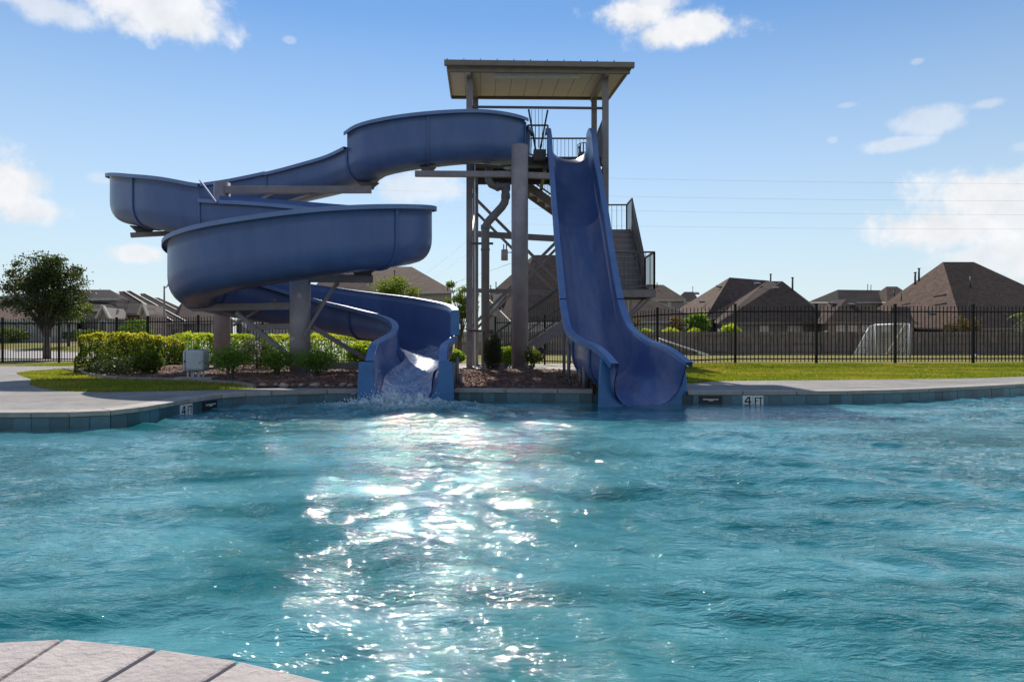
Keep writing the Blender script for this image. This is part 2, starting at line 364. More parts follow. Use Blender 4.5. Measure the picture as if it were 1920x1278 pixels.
def resample(poly, step):
    P_ = [Vector(p) for p in poly]; out = [P_[0].copy()]; acc = 0
    stp = step if callable(step) else (lambda p: step)
    need = stp(P_[0])
    for a, b_ in zip(P_[:-1], P_[1:]):
        L = (b_ - a).length; t = 0
        while acc + (L - t) >= need:
            t += need - acc; q = a.lerp(b_, t / L); out.append(q); acc = 0; need = stp(q)
        acc += L - t
    return out

# ------------------------------------------------------------------ ground
def sstep(a, b, x): t = np.clip((x - a) / (b - a), 0, 1); return t * t * (3 - 2 * t)
def gz(x, y):
    x = np.asarray(x, float); y = np.asarray(y, float)
    z = np.full(np.broadcast(x, y).shape, .195)
    right = sstep(2.5, 6, x)
    z = z + right * .17 * sstep(14.5, 19.5, y)
    z = z - (.30 + .17 * right) * sstep(21, 52, y) * sstep(-12, -5, x)
    z = z + sstep(-5, -13, x) * (.8 * sstep(27, 46, y))
    return z
def gz1(x, y): return float(gz(x, y))
xs = np.unique(np.concatenate([np.arange(-32, 26, .3), np.linspace(-400, -32, 24), np.linspace(26, 400, 24), np.array([-1500, 1500])]))
ys = np.unique(np.concatenate([np.arange(-6, 30, .3), np.arange(30, 100, 2), np.linspace(100, 500, 12), np.array([-60, -20, 1500])]))
gx, gy = np.meshgrid(xs, ys); pts = np.stack([gx.ravel(), gy.ravel()], 1)
z = gz(pts[:, 0], pts[:, 1])
inp = inside(pts, POOL)
z[inp] = -1.3
# the outline is pushed down under the coping as well, so ground never shows over the edge stones
ring = inside(pts, offset(EDGE_D, .22) + offset(NEAR_D, -.22)[::-1]); z[ring & ~inp] = -.3
nx, ny = len(xs), len(ys); idx = np.arange(nx * ny).reshape(ny, nx)
fc = np.stack([idx[:-1, :-1], idx[:-1, 1:], idx[1:, 1:], idx[1:, :-1]], -1).reshape(-1, 4)
tag(link('ground', np_mesh('ground', np.stack([pts[:, 0], pts[:, 1], z - .012], 1), fc, M['turf'], True)), kind='structure')

def sheet(name, poly, zf, m, cell=.5, kind='structure', dz=0.0):
    """a flat or gently sloping sheet cut into a grid so that it follows the ground"""
    bm = bmesh.new(); f = bm.faces.new([bm.verts.new((p[0], p[1], 0)) for p in poly]); 
    x0, x1 = min(p[0] for p in poly), max(p[0] for p in poly); y0, y1 = min(p[1] for p in poly), max(p[1] for p in poly)
    for ax, a, b_ in ((0, x0, x1), (1, y0, y1)):
        k = a + cell
        while k < b_:
            no = (1, 0, 0) if ax == 0 else (0, 1, 0); co = (k, 0, 0) if ax == 0 else (0, k, 0)
            bmesh.ops.bisect_plane(bm, geom=bm.verts[:] + bm.edges[:] + bm.faces[:], plane_co=co, plane_no=no); k += cell
    bmesh.ops.triangulate(bm, faces=bm.faces[:])
    for v in bm.verts: v.co.z = zf(v.co.x, v.co.y) + dz
    bmesh.ops.recalc_face_normals(bm, faces=bm.faces)
    if sum(f.normal.z for f in bm.faces) < 0: bmesh.ops.reverse_faces(bm, faces=bm.faces)
    me = bpy.data.meshes.new(name); bm.to_mesh(me); bm.free(); setmat(me, m); me.polygons.foreach_set('use_smooth', [True] * len(me.polygons))
    return tag(link(name, me), kind=kind)

# lawn line of the left deck (outer edge), then the deck itself
LAWN_L = [(-12.9, 18.6), (-12.5, 17.3), (-11.2, 15.6), (-10.0, 14.2), (-8.9, 12.6), (-8.1, 11.7), (-7.2, 10.95), (-6.5, 10.72), (-5.7, 10.85), (-4.8, 11.2), (-4.3, 11.5)]
LAWN_LD = dense(LAWN_L, 6)
left_edge = [p for p in offset(EDGE_D, .14) if -30 <= p[0] <= -2.6]
def cleaned(poly):
    out = [poly[0]]
    for p in poly[1:]:
        if (Vector(p) - Vector(out[-1])).length > .12: out.append(p)
    return out
left_edge = [p for p in cleaned(left_edge)]
deck_left = [(-30, 21.6), (-14, 21.7), (-12.2, 21.4), (-12.6, 20.2)] + LAWN_LD + [(-3.6, 11.75), (-2.6, 11.62)] + left_edge[::-1]
sheet('pool_deck', deck_left, lambda x, y: .199, M['deck'], 1.0)
LAWN_R = [(2.2, 12.1), (3.1, 12.7), (4.2, 13.6), (6.56, 14.0), (9.3, 14.5), (11.5, 15.4), (16, 18.3), (22, 23.2)]
right_edge = cleaned([p for p in offset(EDGE_D, .14) if 2.82 <= p[0] <= 21.6])
sheet('pool_deck', [(2.82, 11.2), (2.82, 12.3)] + [p for p in dense(LAWN_R, 6) if p[0] > 2.85] + right_edge[::-1], lambda x, y: .199, M['deck'], 1.0)
near_in = cleaned([p for p in offset(NEAR_D, -.34)])
sheet('pool_deck', near_in + [(26, -9), (-30, -9)], lambda x, y: .199, M['deck'], 3.0)
# concrete path behind the bed, under and beside the tower
sheet('path', [(-4.2, 18.6), (-2.0, 18.2), (.6, 18.3), (2.4, 17.2), (3.4, 15.8), (4.0, 15.7), (4.6, 18.5), (5.0, 20.8), (4.6, 24), (-2.6, 24.2), (-4.4, 21)], gz1, M['pad'], .6, dz=.006)
# street beyond the left fence
sheet('road', [(-60, 27.6), (-20, 27.6), (-14, 27.8), (-6, 28.6), (-6, 34.4), (-14, 33.2), (-22, 33.9), (-26, 35.6), (-60, 38)], gz1, M['street'], 1.2, dz=.012)
sheet('road', [(-19, 36.5), (-8, 33.8), (-4, 33.6), (-14, 60), (-40, 110), (-58, 110)], gz1, M['street'], 1.5, dz=.016)
sheet('pavement', [(-60, 42.2), (-26, 42.0), (-17, 36.9), (-16.6, 37.5), (-25, 43.4), (-60, 43.6)], gz1, M['street'], 1.2, dz=.02)

# mulch bed
BED = [(-13.0, 20.6), (-12.4, 18.9), (-10.7, 17.0), (-9.4, 15.4), (-8.3, 14.4), (-6.7, 13.8), (-5.2, 12.8), (-4.5, 11.9), (-3.6, 11.72), (-2.54, 11.56), (-.99, 11.68), (.4, 11.57), (1.36, 11.44), (2.35, 11.3),
       (2.6, 11.9), (2.8, 12.6), (2.9, 14), (2.9, 16.2), (2.2, 17.2), (.6, 18.2), (-2, 18.15), (-4.2, 18.6), (-4.4, 21), (-8, 21.6), (-12, 21.6)]
def bedz(x, y):
    d = min((Vector((x, y)) - Vector(p)).length for p in BED_S)
    if -2.6 < x < -.9 and y < 13.2: d *= .12
    if 1.2 < x: d *= .15
    return .20 + .10 * min(d / 1.2, 1) + .035 * (mnoise.noise(Vector((x * 1.4, y * 1.4, 3))) + .4 * mnoise.noise(Vector((x * 5, y * 5, 9)))) * min(d / .4, 1)
BED_S = [tuple(p) for p in resample(BED + [BED[0]], .3)]
sheet('mulch_bed', BED, bedz, M['mulch'], .22)
# loose bark chips
bm_pts = rng.uniform((-12.6, 11.5), (2.9, 18.5), (26000, 2)); bm_pts = bm_pts[inside(bm_pts, BED)]
near_w = np.where(bm_pts[:, 1] < 15, 1.0, .35); bm_pts = bm_pts[rng.random(len(bm_pts)) < near_w]
C = np.array([(x, y, bedz(x, y) + .008) for x, y in bm_pts]); n = len(C)
def rand_frames(n, flat=0.0):
    u = rng.normal(size=(n, 3)); u[:, 2] *= (1 - flat); u /= np.linalg.norm(u, axis=1)[:, None]
    w = rng.normal(size=(n, 3)); w[:, 2] *= (1 - flat); w -= (w * u).sum(1)[:, None] * u; w /= np.linalg.norm(w, axis=1)[:, None]
    return u, w
u, w = rand_frames(n, .65); L = rng.uniform(.015, .05, (n, 1)); W = L * rng.uniform(.25, .5, (n, 1)); nn = np.cross(u, w)
V = np.stack([C + u * L + nn * .004, C + w * W, C - u * L, C - w * W, C + nn * .012], 1).reshape(-1, 3); b0 = np.arange(n)[:, None] * 5
Fq = np.concatenate([b0 + np.array([[0, 1, 4]]), b0 + np.array([[1, 2, 4]]), b0 + np.array([[2, 3, 4]]), b0 + np.array([[3, 0, 4]])])
tag(link('bark_chips', np_mesh('bark_chips', V, Fq, M['chip'])), 'loose reddish bark chips scattered over the planting bed', 'mulch', kind='stuff')

# ------------------------------------------------------------------ water
LX, LY, NX, NY = 32.0, 18.0, 1024, 576
kx = np.fft.fftfreq(NX, LX / NX) * 2 * np.pi; ky = np.fft.fftfreq(NY, LY / NY) * 2 * np.pi
KX, KY = np.meshgrid(kx, ky); K = np.hypot(KX, KY); K[0, 0] = 1
th = np.arctan2(KY, KX)
spread = .3 + .7 * np.abs(np.cos(th - R(72))) ** 2
def spectrum(k0, k1, p, sp=1):
    A = K ** (-p) * np.exp(-(k0 / K) ** 2) * np.exp(-(K / k1) ** 2) * (spread if sp else 1); A[0, 0] = 0; return A
ph = rng.normal(size=K.shape) + 1j * rng.normal(size=K.shape)
def field(A, ph): return np.real(np.fft.ifft2(A * ph))
def slope_scale(A, ph, rms):
    hx = np.real(np.fft.ifft2(1j * KX * A * ph)); hy = np.real(np.fft.ifft2(1j * KY * A * ph)); return rms / math.sqrt((hx ** 2 + hy ** 2).mean())
SPEC = spectrum(5.0, 95, 1.85); s_ = slope_scale(SPEC, ph, .15)
H = field(SPEC, ph) * s_; Ak = SPEC * ph * s_
DX = np.real(np.fft.ifft2(-1j * KX / K * Ak)); DY = np.real(np.fft.ifft2(-1j * KY / K * Ak))
wx = np.linspace(-14, 18, NX, endpoint=False); wy = np.linspace(-1.2, 16.8, NY, endpoint=False)
WX, WY = np.meshgrid(wx, wy)
calm = .75 + .5 * mnoise.noise(Vector((0, 0, 0)))
big = np.real(np.fft.ifft2(spectrum(.5, 2.0, 1.5, 0) * (rng.normal(size=K.shape) + 1j * rng.normal(size=K.shape)))); big /= big.std()
churn = np.exp(-(((WX + 1.75) / .85) ** 2 + ((WY - 10.35) / .55) ** 2))
wash = np.exp(-(((WX + 2.0) / 2.3) ** 2 + ((WY - 9.4) / 1.3) ** 2))
H2 = field(spectrum(14, 90, 2.0, 0), rng.normal(size=K.shape) + 1j * rng.normal(size=K.shape)); H2 /= H2.std()
calm_m = np.exp(-(((WX - 2.0) / 1.9) ** 2 + ((WY - 9.4) / 1.7) ** 2))
amp = np.clip((.95 + .33 * big) * (1 - .55 * calm_m) + 1.1 * wash, .3, 3)
Z = H * amp + churn * (.10 + .06 * H2) + wash * .004 * H2
foam = np.clip(churn * 1.6 + .2 * H2 * churn ** .5 - .15, 0, 1) + np.clip((H2 - 1.9) * .5, 0, 1) * np.clip(wash * 1.2, 0, 1) * .7
V = np.stack([(WX + DX * 1.1), (WY + DY * 1.1), Z], -1).reshape(-1, 3)
wi = np.arange(NX * NY).reshape(NY, NX)
q = np.stack([wi[:-1, :-1], wi[:-1, 1:], wi[1:, 1:], wi[1:, :-1]], -1).reshape(-1, 4)
cen = V[q[:, 0]][:, :2]
q = q[inside(cen, offset(EDGE_D, .12) + offset(NEAR_D, -.12)[::-1])]
q = q[(V[q[:, 0], 0] > -13.8) & (np.abs(V[q[:, 0], 0]) < V[q[:, 0], 1] * .95 + 3.5)]
wm = bpy.data.materials.new('pool water'); wm.use_nodes = True; nt = NT(wm.node_tree); b = wm.node_tree.nodes['Principled BSDF']
b.inputs['IOR'].default_value = 1.45; b.inputs['Roughness'].default_value = .032
tcw = nt.n('ShaderNodeTexCoord')
mpa = nt.n('ShaderNodeMapping'); mpa.inputs['Scale'].default_value = (.45, 1, 1); nt.l(tcw.outputs['Object'], mpa.inputs[0])
na = nt.n('ShaderNodeTexNoise', i_Scale=.9, i_Detail=5.0, i_Roughness=.62, i_Distortion=.8); nt.l(mpa.outputs[0], na.inputs['Vector'])
base = nt.mix(nt.rng(na.outputs[0], .40, .62), (.005, .11, .118), (.085, .285, .325))  # pale patches put sky reflection into the water's own colour
at = nt.n('ShaderNodeAttribute', attribute_name='tint')
nf = nt.n('ShaderNodeTexNoise', i_Scale=24.0, i_Detail=5.0, i_Roughness=.7); nt.l(tcw.outputs['Object'], nf.inputs['Vector'])
ff = nt.math('MULTIPLY', at.outputs['Fac'], nt.rng(nf.outputs[0], .35, .6), clamp=True)
nt.l(nt.mix(ff, base, (.62, .70, .74)), b.inputs['Base Color']); nt.l(nt.rng(ff, 0, 1, .032, .6), b.inputs['Roughness'])
mpw = nt.n('ShaderNodeMapping'); mpw.inputs['Rotation'].default_value = (0, 0, R(18)); mpw.inputs['Scale'].default_value = (.42, 1, 1); nt.l(tcw.outputs['Object'], mpw.inputs[0])
b1 = nt.n('ShaderNodeTexNoise', i_Scale=9.0, i_Detail=3.0, i_Roughness=.55, i_Distortion=.5); nt.l(mpw.outputs[0], b1.inputs['Vector'])
b2 = nt.n('ShaderNodeTexNoise', i_Scale=42.0, i_Detail=3.0, i_Roughness=.55, i_Distortion=.5); nt.l(mpw.outputs[0], b2.inputs['Vector'])
bb = nt.math('ADD', b1.outputs[0], nt.math('MULTIPLY', b2.outputs[0], .42))
ac = nt.n('ShaderNodeAttribute', attribute_name='calm')
nc = nt.n('ShaderNodeTexNoise', i_Scale=.6, i_Detail=3.0, i_Roughness=.5); nt.l(mpa.outputs[0], nc.inputs['Vector'])
bp = nt.n('ShaderNodeBump', i_Strength=1.0, i_Distance=.033); nt.l(bb, bp.inputs['Height']); nt.l(nt.math('MULTIPLY', nt.rng(nc.outputs[0], .38, .62, .5, 1.0, True), nt.rng(ac.outputs['Fac'], 0, 1, 1, .3)), bp.inputs['Strength']); nt.l(bp.outputs[0], b.inputs['Normal'])
M['water'] = wm
me = np_mesh('pool_water', V, q, wm, True, tint=foam.ravel()); ca = me.attributes.new('calm', 'FLOAT', 'POINT'); ca.data.foreach_set('value', calm_m.ravel().astype(np.float32))
tag(link('pool_water', me), kind='structure')
# splash droplets and froth where the spiral slide runs out
n = 3200; ang = rng.uniform(0, 2 * np.pi, n); rr = np.abs(rng.normal(0, .30, n))
C = np.stack([-1.82 + rr * np.cos(ang) * 1.4, 10.42 + rr * np.sin(ang) * .55, .03 + np.abs(rng.normal(0, .10, n)) * np.exp(-rr * 1.1)], 1)
far_ = rng.random(n) < .02; C[far_, 2] += rng.uniform(0, .35, far_.sum())
sz = rng.uniform(.002, .010, (n, 1)); oc = np.array([(1, 0, 0), (-1, 0, 0), (0, 1, 0), (0, -1, 0), (0, 0, 1), (0, 0, -1)])
V = (C[:, None, :] + oc[None] * sz[:, None, :] * rng.uniform(.6, 1.6, (n, 1, 3))).reshape(-1, 3); b0 = np.arange(n)[:, None] * 6
tri = [(0, 2, 4), (2, 1, 4), (1, 3, 4), (3, 0, 4), (2, 0, 5), (1, 2, 5), (3, 1, 5), (0, 3, 5)]
Fq = np.concatenate([b0 + np.array([t]) for t in tri])
M['froth'] = mat('white froth', (.80, .85, .88), .35, (.66, .74, .79), 9)
tag(link('splash', np_mesh('splash', V, Fq, M['froth'], True)), 'white splash thrown up where the curved slide meets the pool', 'splash', kind='stuff')

# ------------------------------------------------------------------ pool edge: tiles, coping
edge_t = thing('pool_edge', 'stone coping over blue slate waterline tiles along the far side', 'pool edge', (0, 11, 0))
def in_gap(x, y, m=0.0): return y > 10 and (-2.42 + m < x < -.98 - m or 1.34 + m < x < 2.80 - m)
tm = MB().box((0, 0, 0), (.197, .022, .30)).mesh('tile', M['tile'])
tp = resample([p for p in EDGE_D if -9.5 < p[0] < 15], .2)
MARKS = [P(1411, 750, 10.84), P(347, 767, 9.3)]
for a, c in zip(tp[:-1], tp[1:]):
    mid = (a + c) / 2; d = c - a; ang = math.atan2(d.y, d.x)
    if mid.x > -9 and not in_gap(mid.x, mid.y) and abs(mid.x) < mid.y * .8 + .6:
        dz = random.uniform(-.003, .003)
        link('tile', tm, edge_t, (mid.x - math.sin(ang) * dz, mid.y + math.cos(ang) * dz, -.012), ang)
backing = MB()
for a, c in zip(tp[:-1], tp[1:]):
    if in_gap((a.x + c.x) / 2, a.y, .1): continue
    n2 = Vector((-(c - a).y, (c - a).x)).normalized()
    backing.add([(a.x + n2.x * .008, a.y + n2.y * .008, -.35), (c.x + n2.x * .008, c.y + n2.y * .008, -.35), (c.x + n2.x * .008, c.y + n2.y * .008, .14), (a.x + n2.x * .008, a.y + n2.y * .008, .14)], [(0, 1, 2, 3)])
M['grout'] = mat('dark grout', (.06, .09, .10), .8)
backing.build('grout', M['grout'], edge_t)
cs = resample([p for p in EDGE_D if -9.5 < p[0] < 15], lambda p: .40 if p.x < -3.9 else .86)
def stone(a, c, na, nc, depth, z0, z1, over, m, parent, gap=.004, name='coping_stone', wob=0.0):
    t = (c - a).normalized() * gap
    w1, w2 = random.uniform(-wob, wob), random.uniform(-wob, wob)
    fr = [a + t - na * over, c - t - nc * over]; bk = [a + t + na * (depth + w1), c - t + nc * (depth + w2)]
    return MB().prism(fr + bk[::-1], z0, z1 + random.uniform(-.001, .001)).build(name, m, parent, bevel=.009)
def vnormals(pts_, side):
    out = []
    for i in range(len(pts_)):
        t = (pts_[min(i + 1, len(pts_) - 1)] - pts_[max(i - 1, 0)]).normalized(); out.append(Vector((-t.y, t.x)) * side)
    return out
# the stones stop at each slide mouth; the run is cut exactly there
runs, cur = [], []
for p in cs + []:
    pass
fine = [p for p in resample([p for p in EDGE_D if -9.5 < p[0] < 15], .02)]
for p in fine:
    if in_gap(p.x, p.y): 
        if cur: runs.append(cur); cur = []
    else: cur.append(p)
runs.append(cur)
for run in runs:
    q_ = resample(run, lambda p: .40 if p.x < -3.9 else .86)
    if (q_[-1] - run[-1]).length > .15: q_.append(run[-1])
    else: q_[-1] = run[-1]
    vn = vnormals(q_, 1)
    for i in range(len(q_) - 1):
        a, c = q_[i], q_[i + 1]
        if abs(a.x) < a.y * .8 + 1.5:
            # long stones follow the curve in short steps but stay one piece
            stone(a, c, vn[i], vn[i + 1], .30, .142, .203, .022, M['coping'], edge_t)
near_t = thing('pool_edge', 'pink grey coping stones in the bottom left corner nearest the camera', 'pool edge', (-1, 1.5, 0))
nstones = [(-2.35, 1.47), (-2.1, 1.585), (-1.84, 1.695), (-1.52, 1.772), (-1.204, 1.815), (-.923, 1.756), (-.689, 1.69), (-.44, 1.585), (-.2, 1.45), (.02, 1.28), (.25, 1.08), (.47, .87), (.68, .62), (.87, .34)]
gl = [Vector(p) for p in nstones]; vn = vnormals(gl, -1)
for i in range(len(gl) - 1): stone(gl[i], gl[i + 1], vn[i], vn[i + 1], .42, .12, .203, .02, M['near_stone'], near_t, .0045)
mbk = MB()
for a, c in zip(gl[:-1], gl[1:]):
    t = (c - a).normalized(); nrm = Vector((t.y, -t.x))
    mbk.add([(a + nrm * .02).to_3d() + Vector((0, 0, .176)), (c + nrm * .02).to_3d() + Vector((0, 0, .176)), (c + nrm * .5).to_3d() + Vector((0, 0, .176)), (a + nrm * .5).to_3d() + Vector((0, 0, .176))], [(0, 1, 2, 3)])
    mbk.add([(a + nrm * .015).to_3d() + Vector((0, 0, -.4)), (c + nrm * .015).to_3d() + Vector((0, 0, -.4)), (c + nrm * .015).to_3d() + Vector((0, 0, .15)), (a + nrm * .015).to_3d() + Vector((0, 0, .15))], [(0, 1, 2, 3)])
M['joint'] = mat('brown joint sand', (.10, .075, .06), .95, (.06, .045, .04), 30)
mbk.build('joint', M['joint'], near_t)

def edge_at(x):
    best = min(range(len(EDGE_D) - 1), key=lambda i: abs((EDGE_D[i][0] + EDGE_D[i + 1][0]) / 2 - x) if x > -4 else 1e9)
    return best
def marker(pos, ang, label):
    """4 FT depth marker: two white tiles with black figures, in the tile band"""
    t = thing('depth_marker', label, 'sign', pos, 'depth markers', rz=0)
    rot = Matrix.Rotation(ang, 4, 'Z')
    def put(mb, name, m):
        me = mb.mesh(name, m); me.transform(rot); me.transform(Matrix.Translation(pos)); o = link(name, me, t); return o
    W2 = .165; s = .118
    for k in (-1, 1): put(MB().box((k * W2 / 2 * 1.02, -.016, .055), (W2 - .004, .012, .163)), 'marker_tile', M['white_tile'])
    ink = MB(); y0, y1 = -.0245, -.0222
    def pr(poly):
        n = len(poly); ink.add([(x, y0, z_) for x, z_ in poly] + [(x, y1, z_) for x, z_ in poly], [tuple(range(n)), tuple(range(n, 2 * n))[::-1]] + [(i, (i + 1) % n, n + (i + 1) % n, n + i) for i in range(n)])
    ox, oz = -.135, 0.0
    pr([(ox + .066, oz), (ox + .092, oz), (ox + .092, oz + s), (ox + .066, oz + s)])
    pr([(ox, oz + .026), (ox + .0655, oz + .026), (ox + .0655, oz + .048), (ox, oz + .048)])
    pr([(ox + .0925, oz + .026), (ox + .108, oz + .026), (ox + .108, oz + .048), (ox + .0925, oz + .048)])
    pr([(ox, oz + .0485), (ox + .028, oz + .0485), (ox + .0655, oz + s - .018), (ox + .0655, oz + s), (ox + .052, oz + s)])
    put(ink, 'figure', M['ink']); ink = MB()
    ox = .028
    pr([(ox, oz), (ox + .018, oz), (ox + .018, oz + s * .92), (ox, oz + s * .92)])
    pr([(ox + .0182, oz + s * .92 - .016), (ox + .056, oz + s * .92 - .016), (ox + .056, oz + s * .92), (ox + .0182, oz + s * .92)])
    pr([(ox + .0182, oz + .045), (ox + .046, oz + .045), (ox + .046, oz + .06), (ox + .0182, oz + .06)])
    put(ink, 'letter', M['ink']); 
    ink2 = MB(); ink = ink2
    ox = .09
    ink2.add([], [])
    def pr2(poly):
        n = len(poly); ink2.add([(x, y0, z_) for x, z_ in poly] + [(x, y1, z_) for x, z_ in poly], [tuple(range(n)), tuple(range(n, 2 * n))[::-1]] + [(i, (i + 1) % n, n + (i + 1) % n, n + i) for i in range(n)])
    pr2([(ox, oz + s * .92 - .016), (ox + .06, oz + s * .92 - .016), (ox + .06, oz + s * .92), (ox, oz + s * .92)])
    pr2([(ox + .021, oz), (ox + .039, oz), (ox + .039, oz + s * .92 - .0162), (ox + .021, oz + s * .92 - .0162)])
    put(ink2, 'letter', M['ink'])
    return t
def edge_frame(px):
    """pool edge point in the line of sight through picture column px, with the edge direction there"""
    k = (px - CX) / F; best = None
    for a, c in zip(EDGE_D[:-1], EDGE_D[1:]):
        fa = a[0] - k * a[1]; fb = c[0] - k * c[1]
        if fa * fb <= 0 and a[1] > 5 and a[0] < 14:
            t = fa / (fa - fb) if fa != fb else 0
            p = Vector(a).lerp(Vector(c), t)
            best = (p, math.atan2(c[1] - a[1], c[0] - a[0])); 
            if True: break
    return best
p, a = edge_frame(1411); marker(Vector((p.x, p.y, .0)), a, 'white 4 FT depth marker right of the straight slide')
p, a = edge_frame(347); marker(Vector((p.x, p.y, .0)), a, 'white 4 FT depth marker on the curved edge at left')
for px, lb in ((1332, 'dark skimmer opening between the straight slide and depth marker'), (392, 'dark skimmer opening in the edge left of curved slide')):
    p, a = edge_frame(px); sk = thing('skimmer', lb, 'pool skimmer', (p.x, p.y, 0), 'pool skimmers')
    rot = Matrix.Rotation(a, 4, 'Z'); 
    for mb, nm, mm in ((MB().box((0, -.016, .055), (.36, .012, .15)), 'throat', M['skimmer']), (MB().box((0, -.028, .075), (.24, .01, .022)).box((0, -.028, .056), (.07, .01, .018)), 'weir', M['trim'])):
        me = mb.mesh(nm, mm); me.transform(rot); me.transform(Matrix.Translation((p.x, p.y, 0))); link(nm, me, sk)

# ------------------------------------------------------------------ slides
def flume_ring(c, tdir, up, a, hl, hr, th=.022, lip=.13, seg=16):
    """closed cross-section: inner surface left to right, then outer surface right to left"""
    side = tdir.cross(up).normalized()                      # right of heading
    r = min(.50, hl * .62, hr * .62) ; prof = []
    def P2(u_, v_): return c + side * u_ + up * v_
    inner = [(-a, hl)]
    for i in range(3): inner.append((-a, hl + (r - hl) * (i + 1) / 4))
    for i in range(seg + 1):
        an = math.pi + math.pi * i / seg; inner.append((math.copysign(abs(math.cos(an)) ** .72, math.cos(an)) * a, r + math.sin(an) * r))
    for i in range(3): inner.append((a, r + (hr - r) * (i + 1) / 4))
    inner.append((a, hr))
    outer = [(a + lip, hr + .004), (a + lip, hr - .085), (a + lip - .02, hr - .085), (a + lip - .02, hr - .03), (a + th, hr - .03)]
    for i in range(2): outer.append((a + th, r + (hr - .03 - r) * (2 - i) / 3))
    for i in range(seg + 1):
        an = math.pi * 2 - math.pi * i / seg; outer.append((math.copysign(abs(math.cos(an)) ** .72, math.cos(an)) * (a + th), r + math.sin(an) * (r + th)))
    for i in range(2): outer.append((-a - th, r + (hl - .03 - r) * (i + 1) / 3))
    outer += [(-a - th, hl - .03), (-a - lip + .02, hl - .03), (-a - lip + .02, hl - .085), (-a - lip, hl - .085), (-a - lip, hl + .004)]
    pr = inner + outer
    n_in = len(inner)
    rim = set([n_in - 1, n_in, n_in + 1, n_in + 2, n_in + 3]) | set(range(len(pr) - 5, len(pr)))
    return [P2(*q) for q in pr], rim, n_in
def frames(path, tilt):
    out = []
    for i, p in enumerate(path):
        t = (path[min(i + 1, len(path) - 1)] - path[max(i - 1, 0)]).normalized()
        if tilt: up = (Vector((0, 0, 1)) - t * t.z).normalized(); up = up.lerp(Vector((0, 0, 1)), .12).normalized()
        else: up = Vector((0, 0, 1)); 
        out.append((p, t if tilt else Vector((t.x, t.y, 0)).normalized(), up))
    return out
def flume(fr, i0, i1, a, hl, hr, parent, name='flume_section', mats=None, lab=None):
    rings = []
    for i in range(i0, i1 + 1):
        t = (i - i0) / max(i1 - i0, 1)
        HL = hl(t) if callable(hl) else hl; HR = hr(t) if callable(hr) else hr
        A = a(t) if callable(a) else a
        pts_, rim, n_in = flume_ring(*fr[i], A, HL, HR); rings.append(pts_)
    k = len(rings[0]); mb = MB(); vs = [p for r_ in rings for p in r_]
    body, rimf = [], []
    for i in range(len(rings) - 1):
        for j in range(k):
            f = (i * k + j, i * k + (j + 1) % k, (i + 1) * k + (j + 1) % k, (i + 1) * k + j)
            (rimf if (j in rim and (j + 1) % k in (rim | {0})) else body).append(f)
    b = 0; mb.v = [tuple(x) for x in vs]; mb.f = body + rimf; mb.sm = [True] * len(body) + [False] * len(rimf); mb.mi = [0] * len(body) + [1] * len(rimf)
    for e, rev in ((0, False), (len(rings) - 1, True)):        # close the two cut ends
        for j in range(k // 2 - 1):
            jj = k - 1 - j; q_ = (e * k + j, e * k + j + 1, e * k + jj - 1, e * k + jj)
        # thin end strips between inner and outer skins
    return mb.build(name, mats or [M['blue'], M['blue_rim']], parent, label=lab)
def rib(fr, i, a, hl, hr, parent, w=.05, out=.035, m=None):
    """raised joint flange round the outside of the flume"""
    c, t, up = fr[i]; rings = []
    for s_, o_ in ((-w / 2, .018), (-w / 2, out + .02), (w / 2, out + .02), (w / 2, .018)):
        side = t.cross(up).normalized(); pts_ = []; aa = a + o_ ; r = min(.50, hl * .62, hr * .62)
        pr = [(-aa, hl - .09)]
        for k in range(17):
            an = math.pi + math.pi * k / 16; pr.append((math.copysign(abs(math.cos(an)) ** .72, math.cos(an)) * aa, r + math.sin(an) * (r + o_)))
        pr.append((aa, hr - .09))
        rings.append([c + t * s_ + side * x + up * y_ for x, y_ in pr])
    k = len(rings[0]); mb = MB(); vs = [p for r_ in rings for p in r_]
    fs = [(i_ * k + j, i_ * k + j + 1, ((i_ + 1) % 4) * k + j + 1, ((i_ + 1) % 4) * k + j) for i_ in range(4) for j in range(k - 1)]
    mb.add(vs, fs, True); mb.add([rings[x][0] for x in range(4)], [(0, 1, 2, 3)]); mb.add([rings[x][-1] for x in range(4)], [(0, 1, 2, 3)])
    return mb.build('joint_flange', m or M['blue'], parent)
def end_plate(c, t, up, a, hl, hr, wout, zb, parent, thick=.05):
    """front plate of a slide mouth: U cut out of a slightly spreading board"""
    side = t.cross(up).normalized(); r = min(.50, hl * .62, hr * .62)
    inner = [(-a, hl)]
    for k in range(21):
        an = math.pi + math.pi * k / 20; inner.append((math.copysign(abs(math.cos(an)) ** .72, math.cos(an)) * a, r + math.sin(an) * r))
    inner.append((a, hr)); n = len(inner); outer = []
    for i, (x, y_) in enumerate(inner):
        s_ = -1 if i < n / 2 else 1; tt = i / (n - 1)
        if y_ > .12 or abs(x) > .8 * a: 
            yy = y_; xo = s_ * (wout + (hl - yy) * .07)
            outer.append((xo, max(yy, zb) if abs(x) > .97 * a else zb + (yy) * .6))
        else: outer.append((x * 1.3, zb))
    mb = MB(); vs = []
    for o_ in (0, thick):
        vs += [c + t * (.014 - o_) + side * x + up * y_ for x, y_ in inner] + [c + t * (.014 - o_) + side * x + up * y_ for x, y_ in outer]
    fs = []
    for i in range(n - 1):
        fs += [(i, i + 1, n + i + 1, n + i), (2 * n + i, 3 * n + i, 3 * n + i + 1, 2 * n + i + 1), (i, 2 * n + i, 2 * n + i + 1, i + 1), (n + i, n + i + 1, 3 * n + i + 1, 3 * n + i)]
    fs += [(0, n, 3 * n, 2 * n), (n - 1, 3 * n - 1, 4 * n - 1, 2 * n - 1)]
    mb.add(vs, fs, False)
    return mb.build('mouth_plate', M['blue_end'], parent, bevel=.02)

